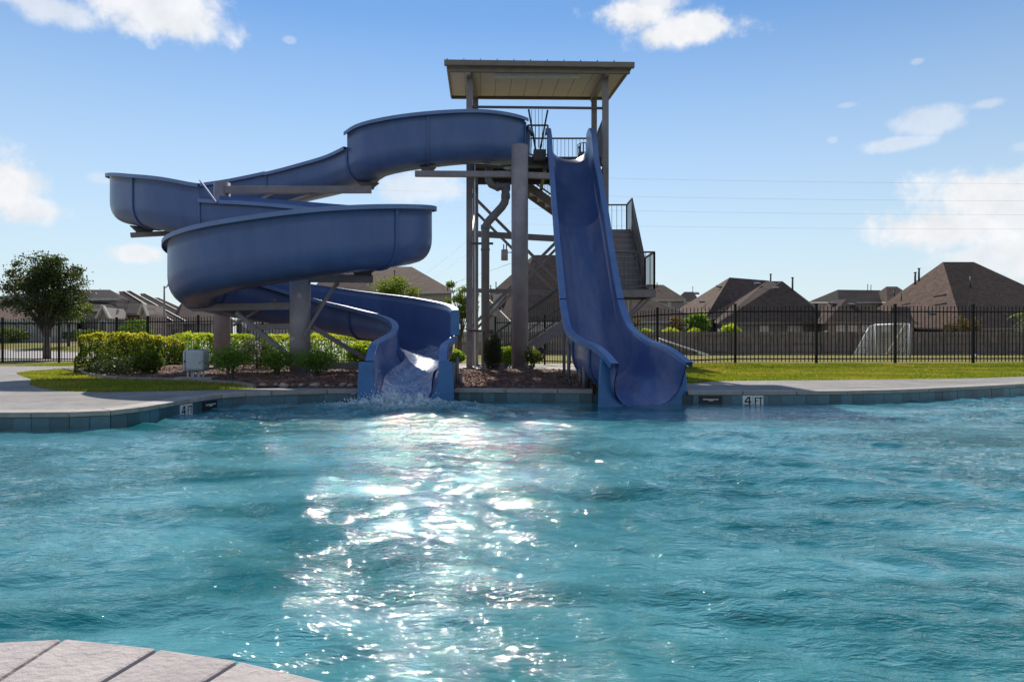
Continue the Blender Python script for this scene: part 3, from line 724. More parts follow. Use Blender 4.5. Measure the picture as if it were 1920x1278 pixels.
spiral = thing('spiral_slide', 'long curling blue water slide on grey round columns', 'water slide', (-4.5, 14.5, .2))
CP = [(.02, 20.3, 6.10), (-.02, 19.75, 6.02), (-.10, 19.25, 5.95), (-.42, 18.7, 5.86), (-1.0, 18.22, 5.76), (-1.85, 17.92, 5.62), (-2.85, 17.88, 5.48), (-3.55, 18.08, 5.38), (-4.0, 18.52, 5.30),
      (-4.7, 19.15, 5.23), (-5.7, 19.65, 5.12), (-6.9, 19.95, 4.93), (-8.1, 20.05, 4.74), (-9.2, 19.85, 4.56), (-9.95, 19.4, 4.42), (-10.3, 18.75, 4.27), (-9.95, 18.0, 4.08), (-9.25, 17.45, 3.90), (-8.4, 17.05, 3.72), (-7.5, 16.95, 3.52),
      (-6.4, 17.0, 3.46), (-5.3, 17.05, 3.38), (-4.3, 16.9, 3.26), (-3.2, 16.4, 3.06), (-2.5, 15.6, 2.86), (-2.3, 14.85, 2.70), (-2.6, 14.1, 2.52), (-3.4, 13.5, 2.34), (-4.5, 13.3, 2.16), (-5.7, 13.48, 1.98), (-6.5, 14.1, 1.84),
      (-6.75, 14.9, 1.70), (-6.4, 15.85, 1.56), (-5.6, 16.5, 1.40), (-4.6, 16.7, 1.24), (-3.5, 16.3, 1.06), (-2.6, 15.4, .88), (-1.95, 14.35, .70), (-1.68, 13.2, .50), (-1.78, 12.1, .30), (-1.74, 11.45, .21), (-1.70, 10.95, -.01)]
PER = 6
sp = catmull(CP, PER); sf = frames(sp, False)
# control-point index -> flange; wall heights (left of heading, right of heading)
A_ = .52
def smooth_h(a_, c_): return lambda t: a_ + (c_ - a_) * (3 * t * t - 2 * t ** 3)
segs = [(0, 2.2, 1.0, .9), (2.2, 5.3, 1.22, .9), (5.3, 8, 1.22, .9), (8, 11, .84, smooth_h(.92, .92)), (11, 15, .86, smooth_h(.92, 1.2)), (15, 17.2, .86, 1.24), (17.2, 19, .86, 1.24), (19, 22.5, 1.2, .88), (22.5, 26.2, 1.22, .86),
        (26.2, 31, 1.22, .84), (31, 35, smooth_h(1.22, 1.1), smooth_h(.84, .74)), (35, 38.1, smooth_h(1.1, 1.08), smooth_h(.74, .72)), (38.1, 41, smooth_h(.62, .68), smooth_h(.72, .69))]
for s0, s1, hl, hr in segs:
    i0, i1 = round(s0 * PER), round(s1 * PER)
    flume(sf, i0, i1, A_, hl, hr, spiral, mats=[M['worn_sheen'] if s0 > 37 else M['blue'], M['blue_rim']])
    if s0 > 0 and s0 != 38.1:
        h0 = hl(0) if callable(hl) else hl; h1 = hr(0) if callable(hr) else hr
        rib(sf, i0, A_, max(h0, .0) , h1, spiral)
end_plate(sp[-1], sf[-1][1], Vector((0, 0, 1)), A_ - .004, .68, .68, .745, -.3, spiral)
# stub wall end at the step down of the outer wall
c, t, up = sf[round(38.1 * PER)]; side = t.cross(up)
MB().box(c - side * (A_ + .075) + Vector((0, 0, .87)), (.17, .05, .46), rot=Matrix.Rotation(math.atan2(t.y, t.x) + math.pi / 2, 3, 'Z')).build('wall_end', M['blue_end'], spiral, bevel=.01)
# sheet of running water on the floor of the last metres
wr = MB(); rows = []
for i in range(round(36.6 * PER), len(sp)):
    c, t, up = sf[i]; side = t.cross(up).normalized(); row = []
    for k in range(9):
        u_ = -.40 + .8 * k / 8; r = .42
        row.append(c + side * u_ + up * (.03 + .30 * abs(u_ / A_) ** 3.2 + .006 * math.sin(i * 5.3 + k * 9.1)))
    rows.append(row)
wr.add([p for r_ in rows for p in r_], [(i * 9 + k, i * 9 + k + 1, (i + 1) * 9 + k + 1, (i + 1) * 9 + k) for i in range(len(rows) - 1) for k in range(8)], True)
M['runwater'] = mat('running water film', (.50, .55, .68), .10, (.13, .19, .38), 9, bump=.4, bscale=28, spec=.9, bdist=.02)  # pale tone paints sunlit sparkle onto the film
wr.build('water_film', M['runwater'], spiral)
# columns
def column(x, y, z1, r, parent, z0=.2):
    o = MB().tube([(x, y, z0), (x, y, z1)], r, 40).build('support_column', M['column'], parent)
    k = MB().box((x, y, z0 + .03), (r * 2.9, r * 2.9, .05))
    for i in range(4):
        an = math.pi / 4 + i * math.pi / 2; k.tube([(x + math.cos(an) * r * 1.7, y + math.sin(an) * r * 1.7, z0 + .05), (x + math.cos(an) * r * 1.7, y + math.sin(an) * r * 1.7, z0 + .11)], .018, 8)
    k.build('base_plate', M['steel'], parent); return o
column(-4.5, 14.5, 2.52, .215, spiral, .26); column(-7.75, 18.25, 5.22, .21, spiral, .26); column(.2, 17.6, 6.03, .215, spiral, .26)
def arm(a, b_, parent, h=.17, w=.11): return MB().bar(a, b_, w, h).build('support_arm', M['steel'], parent, bevel=.006)
def saddle(p, ang, parent, w=.5, h=.16, drop=.0):
    rot = Matrix.Rotation(ang, 3, 'Z'); mb = MB(); vs = []
    prof = [(-w * .32, 0), (w * .32, 0), (w * .36, h * .5), (w * .62, h * 1.35), (-w * .62, h * 1.35), (-w * .36, h * .5)]
    for y_ in (-.06, .06): vs += [Vector(p) + rot @ Vector((x, y_, z_)) for x, z_ in prof]
    n = 6; mb.add(vs, [tuple(range(n)), tuple(range(n, 2 * n))[::-1]] + [(i, (i + 1) % n, n + (i + 1) % n, n + i) for i in range(n)])
    mb.build('saddle', M['steel_dark'], parent)
def rod(a, b_, parent, w=.06, m='steel', name='brace'): return MB().bar(a, b_, w, w).build(name, M[m], parent)
arm((-4.3, 14.5, 2.33), (-3.05, 14.95, 2.36), spiral, .17); saddle((-3.25, 14.85, 2.42), .2, spiral, .55, .13)
arm((-4.7, 14.5, 1.74), (-6.95, 14.85, 1.72), spiral, .15); saddle((-6.75, 14.83, 1.70), 0, spiral, .62, .12)
rod((-4.4, 14.3, 1.05), (-3.75, 14.6, 2.25), spiral); rod((-4.4, 14.75, 1.5), (-3.75, 14.8, 2.25), spiral, .04)
rod((-4.6, 14.35, .62), (-5.85, 14.5, 1.6), spiral, .08); arm((-4.7, 14.6, 1.32), (-6.0, 15.6, 1.30), spiral, .12)
rod((-4.3, 14.7, 1.3), (-3.1, 15.3, .5), spiral, .09); arm((-4.3, 14.6, .46), (-3.0, 15.3, .46), spiral, .14)
rod((-6.2, 15.2, 1.35), (-5.2, 15.0, 1.9), spiral, .05)
arm((-7.6, 18.1, 5.0), (-3.75, 18.2, 5.03), spiral, .19); saddle((-3.9, 18.45, 5.1), .2, spiral, .5, .13)
arm((-7.9, 18.2, 3.93), (-9.75, 17.45, 3.70), spiral, .12); saddle((-9.5, 17.6, 3.74), .6, spiral, .5, .15)
MB().bar(P(375, 338, 16.35), P(406, 380, 16.25), .04, .03).build('brace', M['blue_rim'], spiral); rod((-7.55, 18.1, 4.3), (-6.3, 18.15, 4.95), spiral, .06); rod((-7.6, 18.1, 4.2), (-5.2, 18.2, 4.95), spiral, .06)
arm((0, 17.6, 5.29), (-2.5, 17.62, 5.31), spiral, .15); saddle((-2.2, 17.8, 5.36), .1, spiral, .35, .12)
arm((.4, 17.65, 5.28), (.97, 17.75, 5.28), spiral, .15)

straight = thing('straight_slide', 'steep straight blue water slide dropping from the tower to the pool', 'water slide', (1.66, 14, .2))
SP = [(1.67, 20.5, 6.34), (1.67, 20.0, 6.33), (1.67, 19.6, 6.10), (1.67, 19.07, 5.33), (1.67, 18.3, 4.62), (1.665, 17.57, 3.92), (1.66, 16.8, 3.23), (1.65, 16.07, 2.55), (1.64, 15.3, 1.90), (1.63, 14.5, 1.26), (1.62, 13.8, .84), (1.62, 13.1, .53), (1.63, 12.3, .33), (1.72, 11.65, .24), (1.88, 11.12, .16), (2.06, 10.66, -.04)]
st = catmull(SP, PER); tf = frames(st, True)
for s0, s1, ht, wd in ((0, 2, .86, .56), (2, 5, .86, .555), (5, 9.3, .86, smooth_h(.555, .52)), (9.3, 12, .84, .52), (12, 13.5, smooth_h(.84, .78), smooth_h(.52, .535)), (13.5, 15, smooth_h(.78, .75), smooth_h(.535, .60))):
    i0, i1 = round(s0 * PER), round(s1 * PER)
    flume(tf, i0, i1, wd, ht, ht, straight, mats=[M['worn_sheen'] if s0 >= 12 else (M['sheen'] if s0 >= 5 else M['blue']), M['blue_rim']])
    if s0 > 2: rib(tf, i0, wd(0) if callable(wd) else wd, ht(0) if callable(ht) else ht, ht(0) if callable(ht) else ht, straight)
end_plate(st[-1], tf[-1][1], Vector((0, 0, 1)), .596, .76, .76, .775, -.3, straight)
def post(x, y, z0, z1, r, parent, name='support_post', m='steel'): return MB().tube([(x, y, z0), (x, y, z1)], r, 14).build(name, M[m], parent)
for x, y, z1 in ((1.03, 12.4, .95), (1.20, 12.0, .55), (1.22, 11.55, .58), (2.25, 12.2, .5), (1.1, 14.4, 1.3)): post(x, y, .2, z1, .032, straight)
for x, y, z1 in ((1.0, 11.75, .34), (1.3, 11.7, .5)): post(x, y, .2, z1, .028, straight, m='steel_dark')
for x, y, z1 in ((-1.02, 11.9, .62), (-.92, 12.2, .42), (-1.02, 12.7, .7)): post(x, y, .2, z1, .035, spiral)

# ------------------------------------------------------------------ tower
tower = thing('slide_tower', 'grey steel stair tower with flat roof over the slide platform', 'tower', (.7, 21, .2))
PX = (-1.22, 2.68)
for x, y, zt in ((PX[0], 19.6, 8.66), (PX[1], 19.6, 8.62), (PX[0] + .03, 22.3, 8.95), (PX[1], 22.3, 8.9)):
    MB().box((x, y, (.2 + zt) / 2), (.175, .16, zt - .2)).build('post', M['steel'], tower, bevel=.008)
    MB().box((x, y, .23), (.36, .36, .04)).build('base_plate', M['steel'], tower)
def beam(a, b_, w=.10, h=.15, name='beam', m='steel'): return MB().bar(a, b_, w, h).build(name, M[m], tower)
# bracing
for y, s in ((19.55, 0), (22.33, 0)):
    for a, b_ in (((PX[0], 5.25), (PX[1], 1.35)), ((PX[0], 1.35), (PX[1], 5.25))):
        beam((a[0], y + s, a[1]), (b_[0], y + s, b_[1]), .05, .085, 'brace'); s += .06
beam((PX[0], 19.68, 3.75), (PX[0] + .03, 22.2, 5.2), .05, .08, 'brace'); beam((PX[0] - .06, 19.68, 5.2), (PX[0] - .03, 22.2, 3.75), .05, .08, 'brace')
beam((PX[1], 19.68, 3.4), (PX[1], 22.2, 5.2), .05, .08, 'brace')
beam((PX[0], 19.6, 2.45), (PX[1], 19.6, 2.35), .10, .12); beam((PX[0], 19.6, 4.08), (PX[1], 19.6, 3.85), .10, .17)
# platform
ZP = 6.36
for i in range(18):
    y = 19.95 + .145 * i; MB().box(((PX[0] + PX[1]) / 2, y + .065, ZP), (3.95, .128, .04)).build('platform_board', M['steel_dark'], tower)
for z_ in (ZP - .09, ZP - .16, ZP - .23, ZP - .30): MB().box(((PX[0] + PX[1]) / 2, 19.93, z_), (3.7, .05, .035)).build('slat', M['steel_dark'], tower)
for y in (19.98, 21.2, 22.3): beam((PX[0], y, ZP - .14), (PX[1], y, ZP - .14), .1, .22, m='steel_dark')
for x in (PX[0], .1, .95, PX[1]): beam((x, 19.7, ZP - .38), (x, 22.4, ZP - .38), .09, .14, m='steel_dark')
picket_me = MB().box((0, 0, .5), (.014, .014, 1.0)).mesh('picket', M['steel_dark'])
def railing(a, b_, h=1.0, sp_=.12, ends=(True, True), mid=False, parent=None, lo=.09, top=.045):
    parent = parent or tower
    a = Vector(a); b_ = Vector(b_); U = Vector((0, 0, 1))
    MB().bar(a + U * h, b_ + U * h, top, top).build('handrail', M['steel_dark'], parent)
    MB().bar(a + U * lo, b_ + U * lo, .03, .03).build('bottom_rail', M['steel_dark'], parent)
    if mid: MB().bar(a + U * h * mid, b_ + U * h * mid, .035, .035).build('mid_rail', M['steel_dark'], parent)
    for e, p in zip(ends, (a, b_)):
        if e: MB().box(p + U * h / 2, (.05, .05, h)).build('rail_post', M['steel_dark'], parent)
    n = max(int((b_ - a).length / sp_), 1)
    for i in range(1, n):
        p = a.lerp(b_, i / n); link('picket', picket_me, parent, p + U * lo, None, (1, 1, h - lo))
railing((PX[0] + .1, 22.2, ZP), (PX[1] - .1, 22.2, ZP), 1.22)
railing((PX[1] - .02, 20.0, ZP), (PX[1] - .02, 22.2, ZP), 1.1, .12)
railing((PX[0] + .02, 20.0, ZP), (PX[0] + .02, 22.2, ZP), 1.1, .12)
beam((PX[0], 19.62, 7.72), (PX[1], 19.62, 7.68), .06, .06, 'handrail', 'steel_dark')
# V-shaped entrance hoops between the two slides
for dx in (0, .0):
    beam((.48, 19.72, 7.68), (.70, 19.8, 6.45), .05, .05, 'hoop_rail', 'steel_dark'); beam((1.03, 19.72, 7.66), (.80, 19.8, 6.45), .05, .05, 'hoop_rail', 'steel_dark')
for k in range(4): beam((.57 + .10 * k, 19.72, 7.68), (.57 + .10 * k, 19.76, 6.6), .014, .014, 'picket', 'steel_dark')
railing((.45, 20.0, ZP), (1.05, 20.0, ZP), .95, .11)
MB().prism([(.62, 19.6), (.98, 19.6), (.98, 19.95), (.62, 19.95)], 6.22, 6.5).build('step_plate', M['steel_dark'], tower)
# roof
RF = [Vector((-1.80, 19.0, 8.66)), Vector((3.30, 19.0, 8.60)), Vector((3.26, 22.9, 9.16)), Vector((-2.03, 22.9, 9.20))]
def lerp2(u_, v_): return (RF[0].lerp(RF[1], u_)).lerp(RF[3].lerp(RF[2], u_), v_)
NP = 11
for i in range(NP):
    u0, u1 = i / NP + .0012, (i + 1) / NP - .0012
    q0 = [lerp2(u0, .02), lerp2(u1, .02), lerp2(u1, .98), lerp2(u0, .98)]
    MB().add([p + Vector((0, 0, .0)) for p in q0] + [p + Vector((0, 0, .045)) for p in q0], [(0, 1, 2, 3), (7, 6, 5, 4), (0, 4, 5, 1), (1, 5, 6, 2), (2, 6, 7, 3), (3, 7, 4, 0)]).build('roof_panel', M['soffit'], tower)
    s0 = lerp2(i / NP, .0) + Vector((0, 0, .03)); s1 = lerp2(i / NP, 1.0) + Vector((0, 0, .03))
    MB().bar(s0 + Vector((0, -.06, .12)), s1 + Vector((0, 0, .05)), .025, .05).build('roof_seam', M['fascia'], tower)
cover = [p + Vector((0, 0, .052)) for p in RF]; MB().add(cover + [p + Vector((0, 0, .03)) for p in cover], [(0, 1, 2, 3), (7, 6, 5, 4), (0, 4, 5, 1), (1, 5, 6, 2), (2, 6, 7, 3), (3, 7, 4, 0)]).build('roof_cover', M['fascia'], tower)
MB().bar(RF[0] + Vector((-.08, -.03, .06)), RF[1] + Vector((.10, -.03, .05)), .12, .15).build('gutter', M['fascia'], tower, bevel=.01)
MB().bar(RF[0] + Vector((.03, .12, -.07)), RF[1] + Vector((.0, .12, -.07)), .08, .12).build('eave_beam', M['fascia'], tower)
MB().bar(RF[3] + Vector((0, .0, .0)), RF[2] + Vector((0, 0, .0)), .06, .17).build('fascia', M['fascia'], tower)
for a, b_ in ((RF[0], RF[3]), (RF[1], RF[2])): MB().bar(a, b_, .05, .11).build('fascia', M['fascia'], tower)
for x in (PX[0], PX[1]): MB().bar((x, 19.1, 8.52), (x, 22.8, 9.06), .13, .15).build('rafter', M['steel'], tower)
MB().box((.72, 19.75, 8.66), (2.5, .22, .09)).build('light_fixture', M['white'], tower, bevel=.02)
# stairs
def flight(p_top, p_bot, width_vec, n, parent, rail_far=True, rail_near=True):
    """p_top / p_bot: nosing line ends at one side; width_vec: across the flight"""
    p_top = Vector(p_top); p_bot = Vector(p_bot); wv = Vector(width_vec); d = p_bot - p_top; hd = Vector((d.x, d.y, 0)); run = hd.length / n; rise = -d.z / n; hn = hd.normalized()
    rotm = Matrix((wv.normalized(), hn, Vector((0, 0, 1)))).transposed()
    for i in range(n):
        c = p_top + hn * run * (i + .5) + wv / 2 + Vector((0, 0, -rise * (i + 1)))
        MB().box(c, (wv.length - .04, run + .03, .035), rot=rotm).build('stair_tread', M['column'], parent)  # lighter paint stands in for highlights on the tread edges
        MB().box(c + Vector((0, 0, rise / 2)) - hn * run * .5, (wv.length - .06, .008, rise - .04), rot=rotm).build('stair_riser', M['steel'], parent)
    for k in (0, 1):
        o_ = wv * k
        MB().bar(p_top + o_ + Vector((0, 0, -.14)), p_bot + o_ + Vector((0, 0, -.10)), .045, .27).build('stringer', M['steel'], parent)
        if (k and rail_far) or (not k and rail_near): railing(p_top + o_, p_bot + o_, .98, .125, mid=.42, parent=parent, lo=.12)
Z1, Z2 = 4.66, 2.45
flight((.35, 22.5, ZP), (2.72, 22.5, Z1), (0, 1.05, 0), 9, tower)                       # platform -> upper landing
for i in range(7): MB().box((3.34, 22.48 + .155 * i, Z1 - .02), (1.24, .145, .04)).build('landing_board', M['steel_dark'], tower)
for z0_, pts_ in ((Z1, [(2.72, 22.4), (3.96, 22.4)]), (Z1, [(2.72, 23.5), (3.96, 23.5)])): beam((*pts_[0], z0_ - .12), (*pts_[1], z0_ - .12), .06, .18)
railing((3.95, 22.45, Z1), (3.95, 23.5, Z1), 1.02, .12); railing((2.75, 23.5, Z1), (3.95, 23.5, Z1), 1.02, .16)
flight((2.78, 22.4, Z1), (2.78, 20.3, Z2), (1.16, 0, 0), 11, tower)                     # upper landing -> lower landing
for i in range(9): MB().box((3.36, 19.06 + .145 * i, Z2 - .02), (1.22, .135, .04)).build('landing_board', M['steel_dark'], tower)
for y in (18.98, 20.3): beam((2.74, y, Z2 - .13), (3.98, y, Z2 - .13), .05, .2)
for x in (2.74, 3.98): beam((x, 18.98, Z2 - .13), (x, 20.3, Z2 - .13), .05, .2)
railing((3.96, 19.0, Z2), (3.96, 20.3, Z2), 1.02, .12); railing((2.76, 19.0, Z2), (3.96, 19.0, Z2), 1.02, .12)
beam((3.9, 19.05, Z2 - .2), (2.7, 19.6, 1.0), .05, .06, 'brace'); beam((3.9, 20.2, Z2 - .2), (2.7, 19.62, 1.0), .05, .06, 'brace')
for x, y, z1_ in ((3.9, 22.5, Z1), (3.9, 23.45, Z1), (2.8, 23.45, Z1)): MB().box((x, y, z1_ / 2 + .05), (.1, .1, z1_ - .2)).build('post', M['steel'], tower)
flight((2.72, 19.0, Z2), (-.42, 19.0, .28), (0, 1.15, 0), 12, tower)                    # lower landing -> ground
for y in (19.0, 20.15):
    MB().bar((-.42, y, 1.24), (-.78, y, 1.24), .045, .045).build('handrail', M['steel_dark'], tower); MB().box((-.78, y, .74), (.045, .045, 1.04)).build('rail_post', M['steel_dark'], tower)
# supply pipe
pipe = thing('water_pipe', 'thick grey supply pipe with elbows beside the tower posts', 'pipe', (-.75, 19.2, .2))
def pp(px, py): return P(px, py, 19.1)
MB().tube([(pp(910, 0).x, 19.1, .2), pp(910, 432), pp(911, 424), pp(916, 415), pp(941, 388), pp(946, 380), pp(948, 371), pp(948, 350)], .115, 20).build('pipe', M['pipe'], pipe)
MB().tube([pp(957, 350), pp(930, 350), pp(921, 346), pp(916, 338), pp(916, 316)], .105, 18).build('pipe', M['pipe'], pipe)
for a, b_ in ((424, 432), (350, 356)):
    pass
for q0, q1 in ((pp(910, 430), pp(910, 422)), (pp(948, 372), pp(948, 364)), (pp(936, 350), pp(930, 350)), (pp(910, 470), pp(910, 466))): MB().tube([q0, q1], .128, 20).build('coupling', M['pipe'], pipe)
MB().box(pp(904, 456.5), (.62, .05, .06)).build('clamp', M['steel_dark'], pipe); MB().box(pp(902, 620), (.7, .05, .06)).build('clamp', M['steel_dark'], pipe)
MB().tube([(pp(890, 0).x, 19.3, .2), (pp(890, 0).x, 19.3, 6.0)], .022, 8).build('conduit', M['white'], pipe)
rp = thing('drain_pipe', 'thin rusty standpipe beside the grey supply pipe', 'pipe', (-.72, 18.6, .2))
MB().tube([(-.70, 18.5, .24), (-.70, 18.5, 1.5), (-.66, 18.5, 1.62), (-.5, 18.5, 1.70)], .026, 10).build('pipe', M['rust'], rp); MB().tube([(-.70, 18.5, .22), (-.70, 18.5, .48)], .06, 12).build('collar', M['pipe'], rp)
# chair on the platform
ch = thing('chair', 'small black metal armchair on the tower platform', 'chair', (2.3, 21.3, ZP + .02))
zc = ZP + .02
s = MB()
MB().box((2.3, 21.3, zc + .44), (.46, .44, .04)).build('seat', M['steel_dark'], ch)
for x in (2.08, 2.52):
    for y in (21.1, 21.5): MB().tube([(x, y, zc), (x, y, zc + .44)], .014, 8).build('leg', M['steel_dark'], ch)
    MB().tube([(x, 21.1, zc + .44), (x, 21.1, zc + .64), (x, 21.5, zc + .66)], .014, 8).build('armrest', M['steel_dark'], ch)
MB().tube([(2.08, 21.52, zc + .44), (2.08, 21.58, zc + .82), (2.2, 21.59, zc + .88), (2.4, 21.59, zc + .88), (2.52, 21.58, zc + .82), (2.52, 21.52, zc + .44)], .016, 8).build('back_frame', M['steel_dark'], ch)
for k in range(4): MB().box((2.16 + .093 * k, 21.56, zc + .65), (.04, .015, .40)).build('back_slat', M['steel_dark'], ch)

# ------------------------------------------------------------------ fences
def iron_fence(name, label, line, parent_loc, skip_last=False):
    t = thing(name, label, 'fence', parent_loc)
    pk = MB().box((0, 0, .5), (.019, .019, 1)).add([(-.0095, -.0095, 1), (.0095, -.0095, 1), (.0095, .0095, 1), (-.0095, .0095, 1), (0, 0, 1.02)], [(0, 1, 4), (1, 2, 4), (2, 3, 4), (3, 0, 4)]).mesh('picket', M['black'])
    pts2 = resample([(p[0], p[1]) for p in line], 2.3)
    hz = lambda x, y: gz1(x, y)
    for i, (a, c) in enumerate(zip(pts2[:-1], pts2[1:])):
        za, zc_ = hz(a.x, a.y), hz(c.x, c.y)
        MB().box((a.x, a.y, za + .82), (.062, .062, 1.68)).box((a.x, a.y, za + 1.675), (.072, .072, .03)).build('fence_post', M['black'], t)
        for h in (.13, 1.47):
            MB().bar((a.x, a.y, za + h), (c.x, c.y, zc_ + h), .03, .036).build('fence_rail', M['black'], t)
        for k in range(1, 21):
            q_ = a.lerp(c, k / 21); zz = za + (zc_ - za) * k / 21
            link('picket', pk, t, (q_.x, q_.y, zz + .04), None, (1, 1, 1.58))
    return t
iron_fence('iron_fence', 'black iron picket fence on the left behind the clipped hedges', [(-21.6, 26.1), (-14.4, 25.4), (-12.2, 23.6), (-8, 23.2), (-.6, 22.6 + 2.0)], (-14, 25, .2))
iron_fence('iron_fence', 'black iron picket fence along the lawn on the right', [(-.6, 24.6), (3.6, 19.9 + .9), (4.35, 19.45), (8.0, 19.35), (13.3, 19.6), (17, 19.9), (19.5, 20.1)], (8, 19.4, .3))

wf = thing('board_fence', 'long weathered wooden board fence beyond the playing field', 'fence', (20, 54.5, -.3))
def wz(x): return gz1(x, 54)
bd = [MB().box((0, 0, .92), (.145 + .004 * k, .02, 1.84)).mesh('board', M['wood']) for k in range(3)]
x = -4.5; boards = []
bmk = MB(); k = 0
while x < 43:
    h = 1.84 + random.uniform(-.012, .012)
    bmk.box((x, 54.55 + random.uniform(-.006, .006), wz(x) + h / 2), (.142, .02, h)); x += .15; k += 1
fb = bmk.build('board', M['wood'], wf); fb['kind'] = 'stuff'
x = -4.5
while x < 43:
    MB().box((x, 54.48, wz(x) + .9), (.10, .09, 1.8)).build('fence_post', M['wood'], wf)
    for h in (.25, .88, 1.52): MB().bar((x + .05, 54.5, wz(x) + h), (x + 2.39, 54.5, wz(x + 2.44) + h), .045, .09).build('fence_rail', M['wood'], wf)
    x += 2.44

# ------------------------------------------------------------------ foliage
def leaf_mesh(name, C, size, m, tint, flat=0.0, long=2.0):
    n = len(C); u, w = rand_frames(n, flat); L = size * rng.uniform(.6, 1.3, (n, 1)); W = L / long
    V = np.stack([C + u * L, C + w * W, C - u * L, C - w * W], 1).reshape(-1, 3); Fq = np.arange(n * 4).reshape(-1, 4)
    return np_mesh(name, V, Fq, m, False, np.repeat(tint, 4))
def shell_pts(n, rx, ry, rz, inner=.55):
    d = rng.normal(size=(n, 3)); d /= np.linalg.norm(d, axis=1)[:, None]; r = rng.uniform(inner ** 2, 1, n) ** .5
    return d * r[:, None] * np.array([rx, ry, rz])
def bumpy(C, amt, f, seed=0):
    k = np.array([mnoise.noise(Vector((p[0] * f, p[1] * f, p[2] * f + seed))) for p in C]); return k
def tree(label, x, y, z0, h, crown_r, crown_z, crown_h, n, m='leaf_tree', leaf=.06, group='trees beyond the iron fence', trunk_r=.12, cat='tree', name='leafy_tree', clusters=46, tipf=.1, multi=1, dens=.55):
    t = thing(name, label, cat, (x, y, z0), group)
    cz = z0 + crown_z; top = z0 + h
    for k in range(multi):
        ox = (k - (multi - 1) / 2) * .22
        fk = min(cz - crown_h * .55, z0 + h * .4)
        MB().tube([(x + ox * .4, y, z0 - .05), (x + ox, y, z0 + (fk - z0) * .5), (x + ox * 1.4, y + .05, fk)], [trunk_r * 1.25, trunk_r, trunk_r * .85], 10).build('trunk', M['bark'], t)
    cl = shell_pts(clusters, crown_r * .86, crown_r * .86, crown_h * .44, .35) * rng.uniform(.8, 1.16, (clusters, 1)) + np.array([x, y, cz])
    lm = MB()
    for c_ in cl[:: 3]:
        s0 = Vector((x + random.uniform(-.1, .1), y, fk - .15)); e = Vector(c_); mid = s0.lerp(e, .5) + Vector((0, 0, .12 * crown_r))
        lm.tube([s0, mid, e], [trunk_r * .5, trunk_r * .28, trunk_r * .1], 5, cap=False)
    lm.build('limbs', M['bark'], t)
    per = n // clusters; pts3 = []
    for c_ in cl:
        rr = crown_r * rng.uniform(.16, .34); pts3.append(rng.normal(0, 1, (per, 3)) * np.array([rr, rr, rr * .62]) * dens + c_)
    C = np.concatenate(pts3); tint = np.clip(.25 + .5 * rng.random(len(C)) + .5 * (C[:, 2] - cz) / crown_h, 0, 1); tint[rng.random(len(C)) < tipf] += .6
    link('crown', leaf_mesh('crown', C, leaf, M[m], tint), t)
    return t
tree('dark dense young oak beyond the left iron fence', -19.9, 29.2, .30, 4.6, 1.95, 2.85, 3.3, 17500, trunk_r=.12, clusters=150, leaf=.058, dens=.36)
tree('small loose street tree right of the young oak', -25.0, 38.5, .72, 3.0, 1.5, 2.1, 1.7, 3500, trunk_r=.06, leaf=.07, m='leaf', clusters=30)
tree('leafy tree seen behind the left tower posts', -3.6, 47, -.05, 5.2, 1.3, 3.4, 4.0, 5200, leaf=.09, m='leaf', clusters=40)
tree('pale feathery tree rising over the curved slide', -8.35, 50, -.1, 6.0, 1.9, 4.6, 2.2, 6500, leaf=.08, m='leaf', tipf=.2, clusters=40)
tree('narrow bright green tree behind the board fence', 15.6, 57.5, -.3, 3.9, 1.1, 2.7, 2.3, 4500, leaf=.09, m='leaf_fresh', group='garden plants behind the board fence')
tree('thin brownish tree left of the bright green tree', 14.1, 58.5, -.3, 3.6, 1.0, 2.6, 1.9, 1400, leaf=.08, m='leaf_rust', group='garden plants behind the board fence', clusters=26)
tree('thin pale tree beside the foot of the stairs', 9.9, 57.0, -.3, 3.7, 1.0, 2.5, 2.2, 1800, leaf=.08, m='leaf_rust', group='garden plants behind the board fence', clusters=26)
tree('reddish bare looking tree before the largest roof', 38.0, 57.5, -.3, 3.3, 1.4, 2.4, 2.0, 2600, leaf=.08, m='leaf_rust', group='garden plants behind the board fence', clusters=30, trunk_r=.07)
